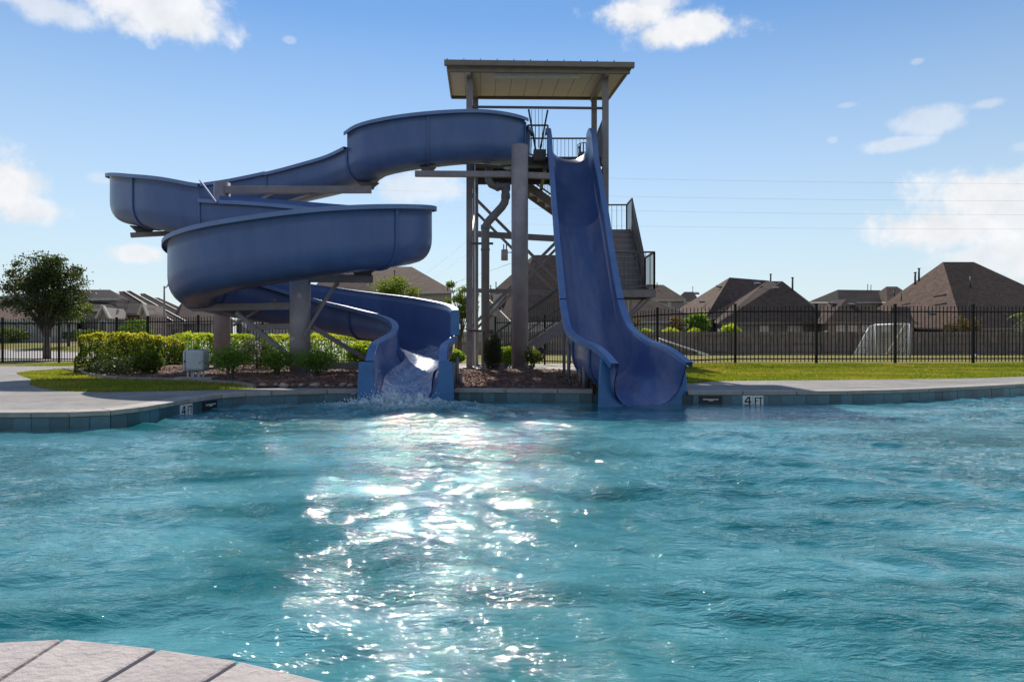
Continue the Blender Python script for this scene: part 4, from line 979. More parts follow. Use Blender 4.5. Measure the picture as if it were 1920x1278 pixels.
def shrub(name, label, x, y, rx, ry, h, n, m, leaf, group, z0=None, tip=0.0, stems=6, base=.12, flat=0.0, top_only=True, boxy=False, cat='shrub', long=2.0, inner=.5, ragged=.25):
    z0 = gz1(x, y) + .08 if z0 is None else z0
    t = thing(name, label, cat, (x, y, z0), group)
    if boxy:
        d = rng.uniform(-1, 1, (n, 3)); ax = rng.integers(0, 3, n); sg = np.where(rng.random(n) < .5, -1, 1); sel = rng.random(n) < .75
        for a in range(3): k = sel & (ax == a); d[k, a] = sg[k] * rng.uniform(.86, 1, k.sum())
        rnd = (np.abs(d[:, 0]) ** 5 + np.abs(d[:, 1]) ** 5 + np.clip(d[:, 2], 0, 1) ** 5) ** .2; rnd = np.maximum(rnd, 1); d /= rnd[:, None]
    else: d = shell_pts(n, 1, 1, 1, inner)
    kk = np.array([mnoise.noise(Vector((p[0] * 2.3 + x, p[1] * 2.3 + y, p[2] * 2.3))) for p in d]); d *= (1 + ragged * kk)[:, None]
    C = d * np.array([rx, ry, (h - base) / 2]) + np.array([x, y, z0 + base + (h - base) / 2])
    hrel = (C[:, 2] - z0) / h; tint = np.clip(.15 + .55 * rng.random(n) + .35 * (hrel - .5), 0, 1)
    if tip:
        tk = hrel > (.88 - .16 * rng.random(n)); k2 = tk & (rng.random(n) < tip); tint[k2] = 1 + rng.uniform(.3, 1, k2.sum())  # yellow tops: new growth, brightened to paint in sunlit tips
        k3 = (rng.random(n) < .10 * tip); tint[k3] += .7
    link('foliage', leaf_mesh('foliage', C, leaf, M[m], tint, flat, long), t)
    sm = MB()
    for k in range(stems):
        a = 2 * math.pi * k / stems + random.uniform(-.3, .3); rr = rx * random.uniform(.25, .6)
        sm.tube([(x + .03 * math.cos(a), y + .03 * math.sin(a), z0 - .1), (x + rr * .4 * math.cos(a), y + rr * .4 * math.sin(a), z0 + h * .4), (x + rr * math.cos(a), y + rr * math.sin(a), z0 + h * .75)], [.016, .011, .004], 5, cap=False)
    if stems: sm.build('stems', M['bark'], t)
    return t
HG = 'clipped hedges round the planting bed'
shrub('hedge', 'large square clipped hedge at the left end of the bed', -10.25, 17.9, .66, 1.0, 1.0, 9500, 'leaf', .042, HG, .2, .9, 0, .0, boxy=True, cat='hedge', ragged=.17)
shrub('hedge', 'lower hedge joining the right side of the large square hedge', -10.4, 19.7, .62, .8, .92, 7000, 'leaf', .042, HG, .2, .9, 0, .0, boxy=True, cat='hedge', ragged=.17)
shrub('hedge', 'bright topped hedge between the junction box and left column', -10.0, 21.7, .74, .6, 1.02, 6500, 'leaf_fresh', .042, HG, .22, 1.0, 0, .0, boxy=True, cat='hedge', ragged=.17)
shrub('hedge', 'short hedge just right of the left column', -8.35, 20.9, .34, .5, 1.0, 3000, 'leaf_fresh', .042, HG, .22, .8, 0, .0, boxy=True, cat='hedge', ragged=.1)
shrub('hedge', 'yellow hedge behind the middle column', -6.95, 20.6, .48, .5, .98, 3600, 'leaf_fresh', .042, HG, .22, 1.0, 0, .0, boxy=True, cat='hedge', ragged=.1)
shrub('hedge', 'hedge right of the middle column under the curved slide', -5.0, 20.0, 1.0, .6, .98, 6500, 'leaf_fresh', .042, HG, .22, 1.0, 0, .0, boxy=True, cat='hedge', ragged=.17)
shrub('bush', 'yellow green bush tucked beside the curved slide mouth', -3.75, 17.4, .5, .5, .78, 2600, 'leaf_fresh', .04, None, .25, .8)
SG = 'feathery nandina bushes in the mulch bed'
shrub('nandina_bush', 'feathery green bush right of the junction box', -5.6, 13.55, .42, .4, .66, 2600, 'leaf_fresh', .030, SG, .24, .0, 8, .16, long=3, ragged=.55, inner=.2)
shrub('nandina_bush', 'feathery green bush left of the middle column', -4.78, 13.9, .38, .36, .62, 2200, 'leaf_fresh', .030, SG, .24, .05, 8, .12, long=3, ragged=.55, inner=.2)
shrub('nandina_bush', 'feathery green bush right of the middle column', -3.82, 13.3, .44, .38, .62, 2400, 'leaf_fresh', .030, SG, .24, .05, 8, .16, long=3, ragged=.55, inner=.2)
shrub('bush', 'dark fine leaved rosemary bush between the columns', -6.35, 17.1, .52, .5, .85, 6500, 'leaf_blue', .035, None, .26, 0, 5, .02, long=7, ragged=.1, inner=.4)
shrub('bush', 'small round dark bush before the large hedge', -8.25, 15.5, .34, .32, .58, 2300, 'leaf', .034, None, .2, .05, 5, .06, ragged=.2)
shrub('bush', 'low dark sprawling plant in front of the large hedge', -8.9, 15.6, .75, .35, .42, 1800, 'leaf_blue', .034, None, .2, .0, 5, .0, ragged=.4)
shrub('juniper', 'dark upright juniper left of the right hand column', -.47, 16.9, .25, .25, .95, 5200, 'leaf_blue', .05, None, .24, 0, 4, .0, long=8, ragged=.12, inner=.3)
shrub('bush', 'yellow green bush left of the tower posts', -1.55, 18.3, .3, .3, .55, 1500, 'leaf_fresh', .036, None, .24, .7)
shrub('bush', 'yellow green bush behind the juniper', -.15, 18.6, .28, .28, .62, 1400, 'leaf_fresh', .036, None, .24, .7)
shrub('bush', 'thin leggy bush at the foot of the right hand column', .5, 17.0, .24, .22, .62, 420, 'leaf', .04, None, .24, .3, 7, .1, ragged=.5, inner=.1)
shrub('bush', 'small weedy clump near the curved slide', -2.75, 14.4, .35, .3, .35, 700, 'leaf_fresh', .032, None, .26, .4, 6, .0, ragged=.5)
GG = 'garden plants behind the board fence'
for x, y, rx, h, lb in ((10.9, 56, .85, 2.35, 'round yellow topped bush nearest the slide behind the board fence'), (13.0, 56, .85, 2.4, 'round yellow topped bush second from the slide behind the board fence'), (15.0, 56, .7, 2.4, 'yellow topped bush at the left foot of the bright green tree')):
    shrub('bush', lb, x, y, rx, .6, h, 1500, 'leaf_fresh', .075, GG, -.3, 1.0, 0, 1.2, cat='bush', ragged=.1)
shrub('bush', 'yellow flowering bush right of the bright green tree', 18.1, 56.5, .85, .7, 2.75, 1500, 'leaf_fresh', .1, GG, -.3, 1.0, 0, 1.2, cat='bush', ragged=.35)
for x, y, rx, h, lb in ((-32.5, 41.5, 1.3, 1.0, 'round clipped bush at the far left beyond the street'), (-31.0, 42.2, 1.2, .95, 'second round clipped bush beyond the street'), (-22.6, 41, 1.0, 1.5, 'bright shrub beyond the street near the large hedge'), (-27, 43.6, 1.8, .8, 'low dark shrubs under the pale house wall')):
    shrub('bush', lb, x, y, rx, .8, h, 1500, 'leaf' if 'bright' not in lb else 'leaf_fresh', .07, 'bushes beyond the street', gz1(x, y), .0, 0, 0, cat='bush', ragged=.12)
# palm behind the fence at far right
pm = thing('palm_tree', 'green palm top in front of the largest roof', 'palm', (45.3, 59, -.3))
MB().tube([(45.3, 59, -.3), (45.35, 59, 3.2)], [.2, .16], 10).build('trunk', M['bark'], pm)
for k in range(26):
    a = k * 2.4; rise = random.uniform(-.2, 1.1); Lf = random.uniform(1.6, 2.1); pts_ = []
    for j in range(7):
        s_ = j / 6; pts_.append(Vector((45.35 + math.cos(a) * Lf * s_, 59 + math.sin(a) * Lf * s_, 3.25 + rise * s_ * 1.4 - 1.3 * s_ * s_)))
    mb = MB()
    for j in range(6):
        for q_ in range(3):
            p = pts_[j].lerp(pts_[j + 1], q_ / 3); d = (pts_[j + 1] - pts_[j]).normalized(); sd = d.cross(Vector((0, 0, 1))).normalized(); wl = .42 * (1 - .5 * j / 6)
            for sg in (-1, 1): mb.add([p, p + d * .05, p + sd * sg * wl + d * .25 - Vector((0, 0, .12))], [(0, 1, 2)])
    fm = mb.mesh('frond', M['leaf_fresh']); at_ = fm.attributes.new('tint', 'FLOAT', 'POINT'); at_.data.foreach_set('value', [random.uniform(.2, .9)] * len(fm.vertices)); link('frond', fm, pm)

# grass blades on the near lawns
def blades(n, box, poly, dens_fn=None):
    pts2 = rng.uniform(box[:2], box[2:], (n, 2)); pts2 = pts2[inside(pts2, poly)]
    return pts2
lawnL = LAWN_LD + [(-5.2, 12.8), (-6.7, 13.8), (-8.3, 14.4), (-9.4, 15.4), (-10.7, 17.0), (-12.4, 18.9), (-13, 20.4)]
lawnR = dense(LAWN_R, 6)[:-8] + [(19, 21), (14, 19.4), (8, 19.2), (4.4, 19.2), (4.2, 16.8), (2.9, 15.0), (2.9, 13.0)]
g1 = blades(90000, (-13, 10.5, -4, 20.5), lawnL); g2 = blades(230000, (2.6, 11.8, 17, 20), lawnR); g3 = blades(40000, (-16, 21.3, -9, 25.5), [(-16, 21.9), (-12, 21.8), (-9.5, 22), (-10, 23.5), (-14, 25.4), (-20, 25.8)])
GP = np.concatenate([g1, g2, g3]); n = len(GP); zz = gz(GP[:, 0], GP[:, 1]) - .01
dry = np.array([mnoise.noise(Vector((p[0] * .5, p[1] * 1.7, 0))) + .5 * mnoise.noise(Vector((p[0] * 2.1, p[1] * 4, 5))) for p in GP])
hgt = rng.uniform(.025, .06, n) * (1 - .35 * np.clip(dry * 2, 0, 1)); an = rng.uniform(0, np.pi, n); wd = rng.uniform(.004, .009, n)
dx, dy = np.cos(an) * wd, np.sin(an) * wd; ln = rng.normal(0, .018, (n, 2))
V = np.stack([np.stack([GP[:, 0] - dx, GP[:, 1] - dy, zz], 1), np.stack([GP[:, 0] + dx, GP[:, 1] + dy, zz], 1), np.stack([GP[:, 0] + ln[:, 0], GP[:, 1] + ln[:, 1], zz + hgt], 1)], 1).reshape(-1, 3)
tint = np.clip(rng.random(n) * .9, 0, 1) + np.where(rng.random(n) < np.clip(dry * 2.2 + .18, 0, .9), 1.0, 0)
tag(link('grass', np_mesh('grass', V, np.arange(n * 3).reshape(-1, 3), M['grass'], False, np.repeat(tint, 3))), 'short mown lawn grass beside the pool deck', 'grass', kind='stuff')

# ------------------------------------------------------------------ houses
HGROUP = 'houses beyond the fences'
def house(label, c, ridge, wall='brick_tan', roof='roof_brown', wins=(), vents=(), ground=-1.0, group=HGROUP, inset=.45, extra=None, name='house', edge_trim=False):
    """c: four eave corners (px, py, Y) back-left, front-left, front-right, back-right; ridge: two (px, py, Y)"""
    c = [P(*q_) for q_ in c]; A, B = [P(*q_) for q_ in ridge]; cen_ = sum(c, Vector()) / 4
    t = thing(name, label, 'house', (cen_.x, cen_.y, ground), group)
    D = Vector((0, 0, -.16))
    mb = MB(); mb.add(c + [A, B] + [q_ + D for q_ in c], [(0, 1, 4), (1, 2, 5, 4), (2, 3, 5), (3, 0, 4, 5), (0, 6, 7, 1), (1, 7, 8, 2), (2, 8, 9, 3), (3, 9, 6, 0), (9, 8, 7, 6)])
    rf = mb.build('roof', M[roof], t)
    ins = [q_ + (Vector((cen_.x - q_.x, cen_.y - q_.y, 0))).normalized() * inset + D for q_ in c]
    wm_ = MB()
    for i in range(4):
        a, b_ = ins[i], ins[(i + 1) % 4]; wm_.add([Vector((a.x, a.y, ground)), Vector((b_.x, b_.y, ground)), b_, a], [(0, 1, 2, 3)])
    wm_.build('wall', M[wall], t)
    if not edge_trim:
        for i in (0, 1): MB().bar(c[i] + D * .5, c[i + 1] + D * .5, .10, .17).build('gutter', M['trim'] if wall in ('siding', 'siding_light') else M['fascia'], t)
    f0, f1 = ins[1], ins[2]; d = (f1 - f0); d2 = Vector((d.x, d.y, 0)).normalized(); nrm = Vector((d2.y, -d2.x, 0))
    for (px, y0, y1, w_) in wins:
        k = (px - CX) / F; den = d2.x - k * d2.y; s_ = (k * f0.y - f0.x) / den; q_ = f0 + d2 * s_; z1 = CAMZ + (CY - y0) / F * q_.y; z0 = CAMZ + (CY - y1) / F * q_.y; ww = w_ / F * q_.y
        rot = Matrix.Rotation(math.atan2(d2.y, d2.x), 3, 'Z'); cc_ = Vector((q_.x, q_.y, (z0 + z1) / 2)) + nrm * .04
        wo_ = MB().box(cc_, (ww + .16, .08, z1 - z0 + .16), rot=rot).build('window', M['trim'], t)
        pa = MB().box(cc_ + nrm * .045, (ww, .02, z1 - z0), rot=rot).build('pane', M['glass']); pa.parent = wo_; pa.matrix_parent_inverse = wo_.matrix_world.inverted() if False else Matrix.Translation(-t.location)
    for (px, py, Y, hh, r_) in vents:
        p = P(px, py, Y)
        if hh < .3: MB().box(p + Vector((0, 0, .02)), (.55, .5, .16), rot=Matrix.Rotation(.35, 3, 'X')).build('roof_vent', M['steel_dark'], t)
        else: MB().tube([p - Vector((0, 0, .3)), p + Vector((0, 0, hh))], r_, 8).tube([p + Vector((0, 0, hh)), p + Vector((0, 0, hh + .08))], r_ * 1.5, 8).build('vent_pipe', M['steel_dark'], t)
    if edge_trim:
        for q0, q1 in ((B, c[2]), (A, c[1])): MB().bar(q0 + Vector((0, -.03, .03)), q1 + Vector((0, -.03, .03)), .10, .06).build('hip_highlight', M['trim'], t)  # pale bars stand in for highlights along the roof hips
        MB().bar(c[1] + D, c[2] + D, .08, .12).build('eave_board', M['trim'], t)
    if extra: extra(t)
    return t
# right side
house('largest brown hipped house at the far right', [(1598, 611, 78), (1806, 616, 60), (2090, 612, 74), (1880, 606, 96)], [(1768, 491, 74), (1826, 491, 78)], 'brick_grey', 'roof_brown',
      [(1860, 624, 634, 30)], [(1716, 528, 70, .9, .10), (1723, 522, 71, 1.0, .10), (1677, 551, 74, .4, .06), (1690, 559, 73, .4, .06), (1820, 536, 70, 1.0, .08), (1748, 588, 64, .1, .1)])
house('low hipped house with three pale windows behind the soccer goal', [(1519, 603, 66), (1548, 603, 57), (1722, 604, 58), (1700, 600, 70)], [(1558, 563, 63), (1587, 561, 61)], 'brick_tan', 'roof_grey',
      [(1575, 611, 624, 13), (1599, 611, 624, 17), (1621, 611, 624, 12), (1660, 612, 624, 12)], [(1561, 569, 61, .1, .1), (1596, 571, 60, .1, .1)])
house('small dark roofed wing right of the low hipped house', [(1662, 600, 64), (1660, 604, 59), (1712, 604, 59), (1712, 600, 66)], [(1674, 575, 62), (1704, 575, 62)], 'brick_grey', 'roof_slate')
house('broad dark hipped house in the middle of the right row', [(1330, 598, 80), (1348, 604, 58.5), (1560, 604, 62), (1560, 598, 80)], [(1438, 527, 68), (1467, 527, 67)], 'brick_grey', 'roof_grey',
      [(1432, 612, 624, 16), (1490, 612, 624, 30)], [(1445, 526, 68, .6, .08), (1486, 540, 65, .95, .09), (1420, 532, 67, .1, .1), (1454, 540, 64, .1, .1)])
house('brown house with a pointed peak left of the broad house', [(1258, 588, 92), (1322, 596, 66), (1480, 592, 76), (1480, 580, 96)], [(1368, 520, 78), (1442, 526, 84)], 'siding', 'roof_brown', [], [(1306, 550, 80, .1, .1), (1348, 537, 76, .1, .1), (1316, 565, 74, .1, .1)])
house('grey roofed house partly hidden by the stair landing', [(1150, 562, 104), (1165, 562, 92), (1286, 562, 92), (1286, 560, 108)], [(1214, 533, 99), (1244, 534, 99)], 'siding', 'roof_grey', [(1255, 566, 573, 5)], [(1232, 535, 97, .3, .06)])
house('low pale house with plain wall right of the straight slide', [(1120, 600, 74), (1128, 602, 60), (1318, 602, 60), (1320, 600, 74)], [(1168, 549, 66), (1196, 550, 66)], 'siding_light', 'roof_grey', [(1225, 608, 622, 30)])
house('distant flat looking roof between the two right houses', [(1515, 566, 108), (1572, 566, 94), (1700, 566, 96), (1700, 562, 112)], [(1571, 543, 100), (1650, 544, 102)], 'siding', 'roof_slate', [], [(1627, 543, 98, .7, .05), (1633, 543, 98, .6, .05)])
house('distant roof peak just left of the largest house', [(1622, 566, 106), (1664, 566, 92), (1720, 566, 92), (1720, 562, 106)], [(1662, 537, 98), (1682, 537, 98)], 'siding', 'roof_grey')
house('tiny distant dark roof beside the pointed peak', [(1262, 566, 118), (1268, 566, 110), (1312, 566, 110), (1312, 564, 120)], [(1283, 547, 114), (1300, 547, 114)], 'siding', 'roof_slate', [], [(1299, 547, 112, .8, .05)])
house('tall house with pale side wall behind the right column', [(912, 556, 72), (960, 604, 59), (1170, 604, 59), (1172, 556, 74)], [(1000, 478, 68), (1120, 478, 68)], 'siding_light', 'roof_grey', [(1010, 0, 0, 1)] if False else [], [(930, 541, 70, .6, .05), (920, 545, 71, .5, .05)], inset=.2,
      extra=lambda t: [MB().box(P(q0, q1, 66.5), (.55, .5, 2.1)).build('window', M['trim'], t) for q0, q1 in ((930, 572), (942, 562))])
house('brown roofed house behind the curved slide', [(560, 556, 84), (600, 552, 62), (852, 546, 62), (842, 540, 80)], [(676, 499, 72), (772, 500, 71)], 'siding', 'roof_brown', [(800, 560, 575, 18)], [(740, 520, 66, .6, .05), (839, 540, 63, .5, .05), (696, 512, 67, .8, .05)])
house('lower grey roof tucked under the middle slide loop', [(582, 560, 74), (575, 556, 58), (712, 556, 58), (712, 552, 72)], [(612, 510, 64), (668, 508, 64)], 'siding', 'roof_grey')
# left side
LG = 'houses across the street'
house('two storey house with slate roof behind the oak', [(-40, 560, 66), (20, 559, 52), (226, 559, 52), (244, 562, 62)], [(100, 543, 58), (206, 543, 58)], 'siding', 'roof_slate', [(180, 583, 588, 4)], ground=0, group=LG)
def entry(t):
    MB().box(P(229, 585, 51.6), (.55, .6, 1.9)).build('stone_tower', M['stone_wall'], t)
    for a_, b_ in (((181, 597), (193.5, 573)), ((193.5, 573), (206, 597))): MB().bar(P(*a_, 47.2), P(*b_, 47.2), .3, .12).build('gable_trim', M['trim'], t)
    q_ = [P(183, 640, 47.4), P(204, 640, 47.4), P(204, 597, 47.4), P(193.5, 576, 47.4), P(183, 597, 47.4)]; MB().add(q_ + [p + Vector((0, 2.5, 0)) for p in q_], [(0, 1, 2, 3, 4), (9, 8, 7, 6, 5)] + [(i, (i + 1) % 5, 5 + (i + 1) % 5, 5 + i) for i in range(5)]).build('gable_wall', M['siding'], t)
    MB().tube([P(186, 640, 47.3), P(186, 608, 47.3), P(189, 602, 47.3), P(193.5, 600, 47.3), P(198, 602, 47.3), P(201, 608, 47.3), P(201, 640, 47.3)], .12, 6).build('arch', M['siding_light'], t)
house('entrance wing with arched doorway and slate hip roof', [(150, 578, 58), (150, 579, 49), (223, 580, 49), (223, 578, 58)], [(172, 563, 53), (197, 564, 53)], 'siding', 'roof_slate', [(213, 581, 586, 4)], ground=0, group=LG, extra=entry)
def gab(t):
    q_ = [P(262, 640, 49.4), P(274, 640, 49.4), P(274, 588, 49.4), P(268, 570, 49.4), P(262, 588, 49.4)]; MB().add(q_ + [p + Vector((0, 3, 0)) for p in q_], [(0, 1, 2, 3, 4), (9, 8, 7, 6, 5)] + [(i, (i + 1) % 5, 5 + (i + 1) % 5, 5 + i) for i in range(5)]).build('gable_wall', M['stone_wall'], t)
    for a_, b_ in (((260, 590), (268.5, 569)), ((268.5, 569), (277, 592))): MB().bar(P(*a_, 49.2), P(*b_, 49.2), .35, .1).build('gable_trim', M['trim'], t)
house('brick garage wing with stone gable end', [(232, 585, 58), (231, 587, 50), (266, 587, 50), (266, 585, 58)], [(236, 569, 54), (267, 569, 54)], 'brick_tan', 'roof_slate', ground=0, group=LG, extra=gab)
for i, (lx, rx_, ax, bx, ry_, Y, Y2, lb) in enumerate(((232, 324, 222, 233, 546, 56, 64, 'first long sloping slate roof after the stone gable'), (252, 348, 236, 244, 545, 66, 76, 'second long sloping slate roof behind the first'), (276, 372, 262, 271, 550, 78, 90, 'third sloping roof with lighter hip'), (300, 395, 285, 297, 558, 92, 104, 'fourth small sloping roof farthest along the street'))):
    house(lb, [(lx - 30, 601, Y + 14), (lx, 603, Y), (rx_, 602, Y), (rx_ - 8, 600, Y + 16)], [(ax, ry_, Y2), (bx, ry_, Y2)], 'siding', ('roof_slate', 'roof_grey')[i % 2], [(rx_ - 20, 606, 616, 7)], ground=0, group=LG, edge_trim=True)
house('grey hipped house right of the street lamp', [(315, 602, 86), (330, 604, 72), (440, 602, 72), (440, 600, 88)], [(345, 561, 80), (374, 562, 80)], 'siding', 'roof_grey', [(372, 608, 618, 8), (400, 608, 618, 8)], ground=0, group=LG)
house('pale garage house at the left edge behind the oak', [(-120, 596, 56), (-90, 598, 43.5), (150, 600, 43.5), (150, 598, 56)], [(-20, 574, 50), (110, 575, 50)], 'siding_light', 'roof_brown', [(20, 612, 628, 18), (62, 610, 640, 9), (108, 612, 630, 14)], ground=.3, group=LG)
house('far house glimpsed under the middle slide loop', [(440, 600, 90), (450, 604, 76), (560, 604, 76), (560, 602, 90)], [(480, 585, 84), (520, 585, 84)], 'siding_light', 'roof_grey', ground=0, group=LG)

# ------------------------------------------------------------------ street things
lamp = thing('street_lamp', 'tall thin grey street lamp between the far left roofs', 'street lamp', (P(308, 0, 46).x, 46, .9))
x = P(308, 0, 46).x
MB().tube([(x, 46, .8), (x, 46, P(0, 536, 46).z)], [.09, .05], 8).build('pole', M['steel'], lamp); MB().tube([(x, 46, P(0, 540, 46).z), (x + .3, 46, P(0, 535, 46).z)], .035, 6).build('arm', M['steel'], lamp)
MB().box((x + .42, 46, P(0, 534, 46).z), (.35, .2, .09)).build('lamp_head', M['steel_dark'], lamp)
def car(label, x, y, z0, rz, kind, m):
    t = thing('parked_car', label, 'car', (x, y, z0), 'cars parked beyond the left fence', rz)
    rot = Matrix.Translation((x, y, z0)) @ Matrix.Rotation(rz, 4, 'Z')
    def put(mb, nm, mm, bev=0):
        me = mb.mesh(nm, mm); me.transform(rot); o = link(nm, me, t)
        if bev: b_ = o.modifiers.new('bevel', 'BEVEL'); b_.width = bev; b_.segments = 2
        return o
    def side_prism(prof, w): 
        n = len(prof); mb = MB(); mb.add([(px_, -w, pz) for px_, pz in prof] + [(px_, w, pz) for px_, pz in prof], [tuple(range(n)), tuple(range(n, 2 * n))[::-1]] + [(i, (i + 1) % n, n + (i + 1) % n, n + i) for i in range(n)]); return mb
    if kind == 'pickup':
        put(side_prism([(-2.7, .45), (2.6, .45), (2.7, .95), (1.4, 1.12), (-2.65, 1.12), (-2.72, .9)], .95), 'body', M[m], .05)
        put(side_prism([(-.9, 1.122), (1.3, 1.122), (.7, 1.75), (-.7, 1.78)], .82), 'cabin', M[m], .05)
        put(side_prism([(-.8, 1.18), (1.14, 1.18), (.66, 1.66), (-.66, 1.68)], .835), 'window', M['car_glass'])
    else:
        hh = 1.75 if kind == 'suv' else 1.45
        put(side_prism([(-2.3, .35), (2.2, .35), (2.35, .8), (1.2, 1.0), (-2.3, 1.02), (-2.38, .7)], .9), 'body', M[m], .06)
        put(side_prism([(-2.2, 1.022), (1.15, 1.022), (.45, hh), (-1.75 if kind == 'suv' else -1.3, hh)], .78), 'cabin', M[m], .06)
        put(side_prism([(-2.0, 1.06), (1.0, 1.06), (.42, hh - .1), (-1.6 if kind == 'suv' else -1.2, hh - .1)], .795), 'window', M['car_glass'])
    for sx in (-1.45, 1.45):
        for sy in (-.85, .85): put(MB().tube([(sx, sy - .1, .34), (sx, sy + .1, .34)], .34, 16), 'wheel', M['rubber'])
    return t
car('dark blue saloon parked left, behind the large hedge', P(232, 0, 70).x, 70, 1.0, 1.45, 'saloon', 'car_blue')
car('dark blue estate car showing over the hedge right of the saloon', P(294, 0, 72).x, 72, .95, .75, 'suv', 'car_blue')
car('white pickup truck beside the left column', P(388, 0, 74).x, 74, 1.0, math.pi - .45, 'pickup', 'car_white')
# oval sign hung under the loop
sg = thing('sign', 'pale oval sign beyond the fence under the middle loop', 'sign', (P(466, 0, 24.5).x, 24.5, .2))
c = P(466, 602, 24.5); MB().tube([c + Vector((0, -.02, 0)), c + Vector((0, .02, 0))], .26, 28).build('board', M['white'], sg); MB().tube([c + Vector((0, .0, -.2)), Vector((c.x, c.y, .2))], .03, 8).build('post', M['steel_dark'], sg)
for dx in (-.09, 0, .09): MB().bar(c + Vector((dx - .02, -.03, .02)), c + Vector((dx + .02, -.03, .09)), .02, .02).build('mark', M['steel_dark'], sg)
# utility pole with transformer and lines
up_ = thing('utility_pole', 'wooden utility pole with grey transformer can behind the right column', 'utility pole', (P(968, 0, 80).x, 80, 0))
xq = P(968, 0, 80).x
MB().tube([(xq, 80, -1), (xq, 80, P(0, 420, 80).z)], [.17, .12], 10).build('pole', M['bark'], up_)
c = P(946, 478, 80); MB().tube([c - Vector((0, 0, .62)), c + Vector((0, 0, .62))], .40, 16).build('transformer', M['steel'], up_)
for dx in (-.1, .22): MB().tube([c + Vector((dx, 0, .6)), c + Vector((dx, 0, 1.25))], .07, 6).build('insulator', M['steel_dark'], up_)
MB().bar(c + Vector((.3, 0, .3)), Vector((xq, 80, c.z + .3)), .1, .1).build('bracket', M['steel_dark'], up_)
def wire(label, a, b_, sag, r=.012):
    pts_ = [Vector(a).lerp(Vector(b_), k / 16) - Vector((0, 0, sag * 4 * (k / 16) * (1 - k / 16))) for k in range(17)]
    return tag(MB().tube(pts_, r, 4, cap=False).build('power_line', M['steel_dark']), label, 'cable', 'power lines in the sky')
for y0, y1, lb in ((336, 345, 'highest of the thin power lines right of the tower'), (370, 377, 'second highest thin power line right of the tower'), (397, 403, 'third thin power line right of the tower'), (427, 429, 'lowest thin power line right of the tower')):
    wire(lb, P(700, y0 - 14, 120), P(2100, y1, 105), .5, .009)
wire('low cable sloping up to the utility pole', P(560, 612, 62), P(968, 490, 80), .3, .02)
wire('upper loose cable between curved slide and tower', P(800, 512, 62), P(966, 372, 80), .2, .012)
wire('lower loose cable between curved slide and tower', P(812, 520, 62), P(966, 408, 80), .2, .012)

# soccer goals and ball
goal = thing('soccer_goal', 'white netted soccer goal on the playing field at right', 'soccer goal', (P(1660, 0, 44).x, 44, gz1(19, 44)))
gg = lambda px, py, Y: P(px, py, Y)
pA, pB = gg(1706, 669, 44), gg(1644, 667, 46.5)      # feet of the front posts
tA, tB = gg(1706, 607, 44), gg(1641, 609, 46.5)
bA, bB = gg(1662, 664, 47.5), gg(1600, 666, 45.5)
bkA, bkB = gg(1697, 608, 44.5), gg(1631, 611, 46)
for q0, q1 in ((pA, tA), (pB, tB)): MB().tube([q0, q1], .055, 10).build('goal_post', M['white'], goal)
MB().tube([tA, tB], .055, 10).build('crossbar', M['white'], goal)
MB().tube([tB, bkB, bB], .04, 8).build('back_stay', M['white'], goal); MB().tube([bkA, bA], .04, 8).build('back_stay', M['white'], goal); MB().tube([tA, bkA], .04, 8).build('back_stay', M['white'], goal)
net = MB()
def netquad(a, b_, c_, d_, nu, nv):
    for i in range(nu + 1): net.bar(a.lerp(b_, i / nu), d_.lerp(c_, i / nu), .013)
    for j in range(nv + 1): net.bar(a.lerp(d_, j / nv), b_.lerp(c_, j / nv), .013)
netquad(bkB, bkA, bA, bB, 18, 16); netquad(tB, bkB, bB, pB, 5, 14); netquad(tA, bkA, bA, pA, 10, 14); netquad(tB, tA, bkA, bkB, 18, 2)
nb = net.build('net', M['net'], goal); nb['kind'] = 'stuff'
g2_ = thing('soccer_goal', 'low toppled white goal frame behind the right fence', 'soccer goal', (P(1270, 0, 42).x, 42, -.1))
for q0, q1 in (((1228, 656), (1232, 633)), ((1233, 634), (1242, 655)), ((1233, 634), (1328, 665)), ((1310, 662), (1330, 666))): MB().tube([P(*q0, 42), P(*q1, 42)], .045, 8).build('goal_post', M['white'], g2_)
bl = thing('ball', 'small pale ball lying on the field right of the goal', 'ball', (P(1829, 0, 36).x, 36, .1))
bmm = bmesh.new(); bmesh.ops.create_icosphere(bmm, subdivisions=2, radius=.11); me = bpy.data.meshes.new('ball'); bmm.to_mesh(me); bmm.free(); setmat(me, M['white']); me.transform(Matrix.Translation(P(1829, 668, 36))); me.polygons.foreach_set('use_smooth', [True] * len(me.polygons)); link('ball_shell', me, bl)
# wheel leaning behind the column
wh = thing('tyre', 'black tyre standing by the path near the right column', 'tyre', (P(1007, 0, 21).x, 21, .2))
bmm = bmesh.new(); cc_ = P(1007, 663, 21); mb = MB(); pts_ = [cc_ + Vector((math.cos(a) * .19, 0, math.sin(a) * .19)) for a in [k * 2 * math.pi / 24 for k in range(25)]]; mb.tube(pts_, .07, 8, cap=False); mb.build('tyre_ring', M['rubber'], wh)
MB().tube([cc_ + Vector((0, -.04, 0)), cc_ + Vector((0, .04, 0))], .12, 16).build('hub', M['steel'], wh)
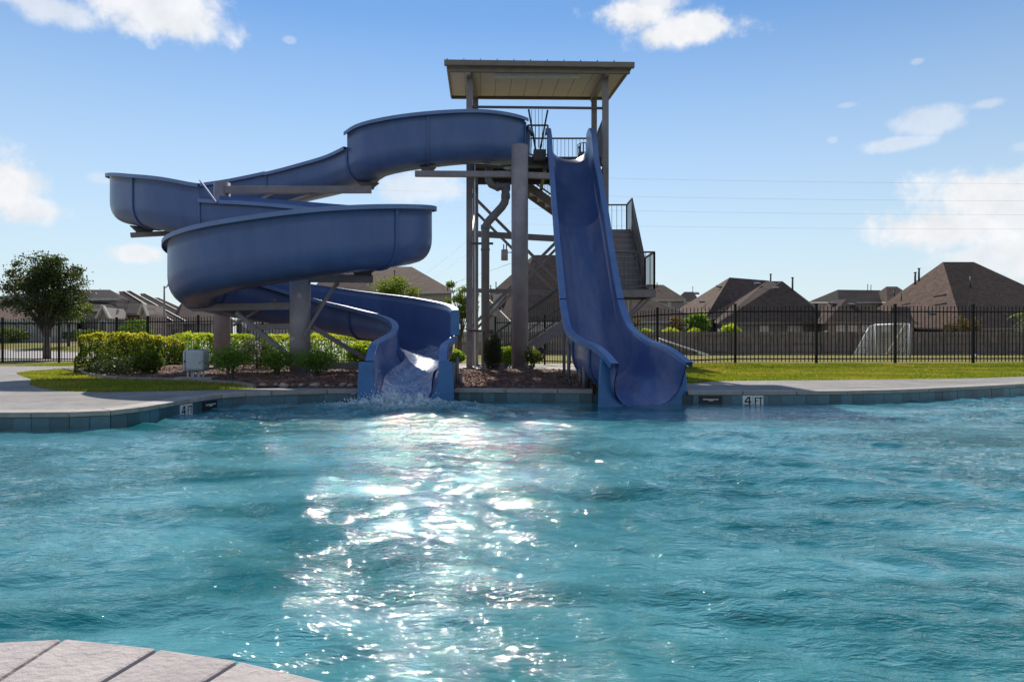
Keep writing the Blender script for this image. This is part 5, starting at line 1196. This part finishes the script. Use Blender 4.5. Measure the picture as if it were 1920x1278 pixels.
# junction box
jb = thing('junction_box', 'weathered pale blue electrical box on a short conduit stand', 'electrical box', (P(368, 0, 13.9).x, 13.9, .22))
c = P(368, 675, 13.9)
MB().box(c, (.44, .30, .42)).build('cabinet', M['box'], jb, bevel=.05)
MB().box(c + Vector((-.155, -.153, 0)), (.012, .008, .36)).build('door_seam', M['steel_dark'], jb)
MB().box(c + Vector((-.16, -.158, -.02)), (.03, .02, .05)).build('latch', M['steel_dark'], jb)
for k in range(6): MB().tube([(c.x - .15 + .058 * k, 13.86 + (.05 if k % 2 else 0), .2), (c.x - .15 + .058 * k, 13.86 + (.05 if k % 2 else 0), c.z - .19)], .02, 8).build('conduit', M['box'], jb)
MB().box((c.x, 13.9, .235), (.75, .3, .06)).build('footing', M['pad'], jb)
# edging, rocks
ed = thing('bed_edging', 'grey curved edging along the left of the mulch bed', 'edging', (-9, 15.5, .2))
for a, b_ in zip(BED[1:7], BED[2:8]):
    for k in range(3):
        q0 = Vector(a).lerp(Vector(b_), k / 3); q1 = Vector(a).lerp(Vector(b_), (k + 1) / 3 - .012)
        MB().bar((q0.x, q0.y, .22), (q1.x, q1.y, .22), .05, .06).build('edging_piece', M['steel'], ed)
def rock(x, y, s_, label):
    bmr = bmesh.new(); bmesh.ops.create_icosphere(bmr, subdivisions=2, radius=1)
    for v in bmr.verts:
        k = 1 + .35 * mnoise.noise(v.co * 1.4 + Vector((x * 7, y * 3, 0))); v.co = Vector((v.co.x * s_ * k, v.co.y * s_ * .8 * k, v.co.z * s_ * .5 * k))
    me = bpy.data.meshes.new('rock'); bmr.to_mesh(me); bmr.free(); setmat(me, M['rock']); me.polygons.foreach_set('use_smooth', [True] * len(me.polygons))
    return tag(link('rock', me, None, (x, y, .235)), label, 'rock', 'rocks along the pool edge')
RLS = ['leftmost small rock of the row before the mulch', 'tiny second rock of the row before the mulch', 'large third rock of the row before the mulch', 'small rock just right of the large third rock', 'largest rock, in the middle of the row before the mulch', 'tiny rock just right of the largest rock', 'medium rock, third from the curved slide mouth', 'medium rock, second from the curved slide mouth', 'small rock nearest the curved slide mouth']
for i, (x, s_) in enumerate(((-4.35, .07), (-4.15, .05), (-3.92, .09), (-3.66, .06), (-3.42, .10), (-3.18, .05), (-2.95, .08), (-2.78, .07), (-2.6, .05))): rock(x, 11.82 + .09 * math.sin(i * 2.3) + (.12 if x < -4 else 0), s_, RLS[i])
rk = rock(2.95, 11.98, .07, 'single whitish rock beside the foot of the straight slide')
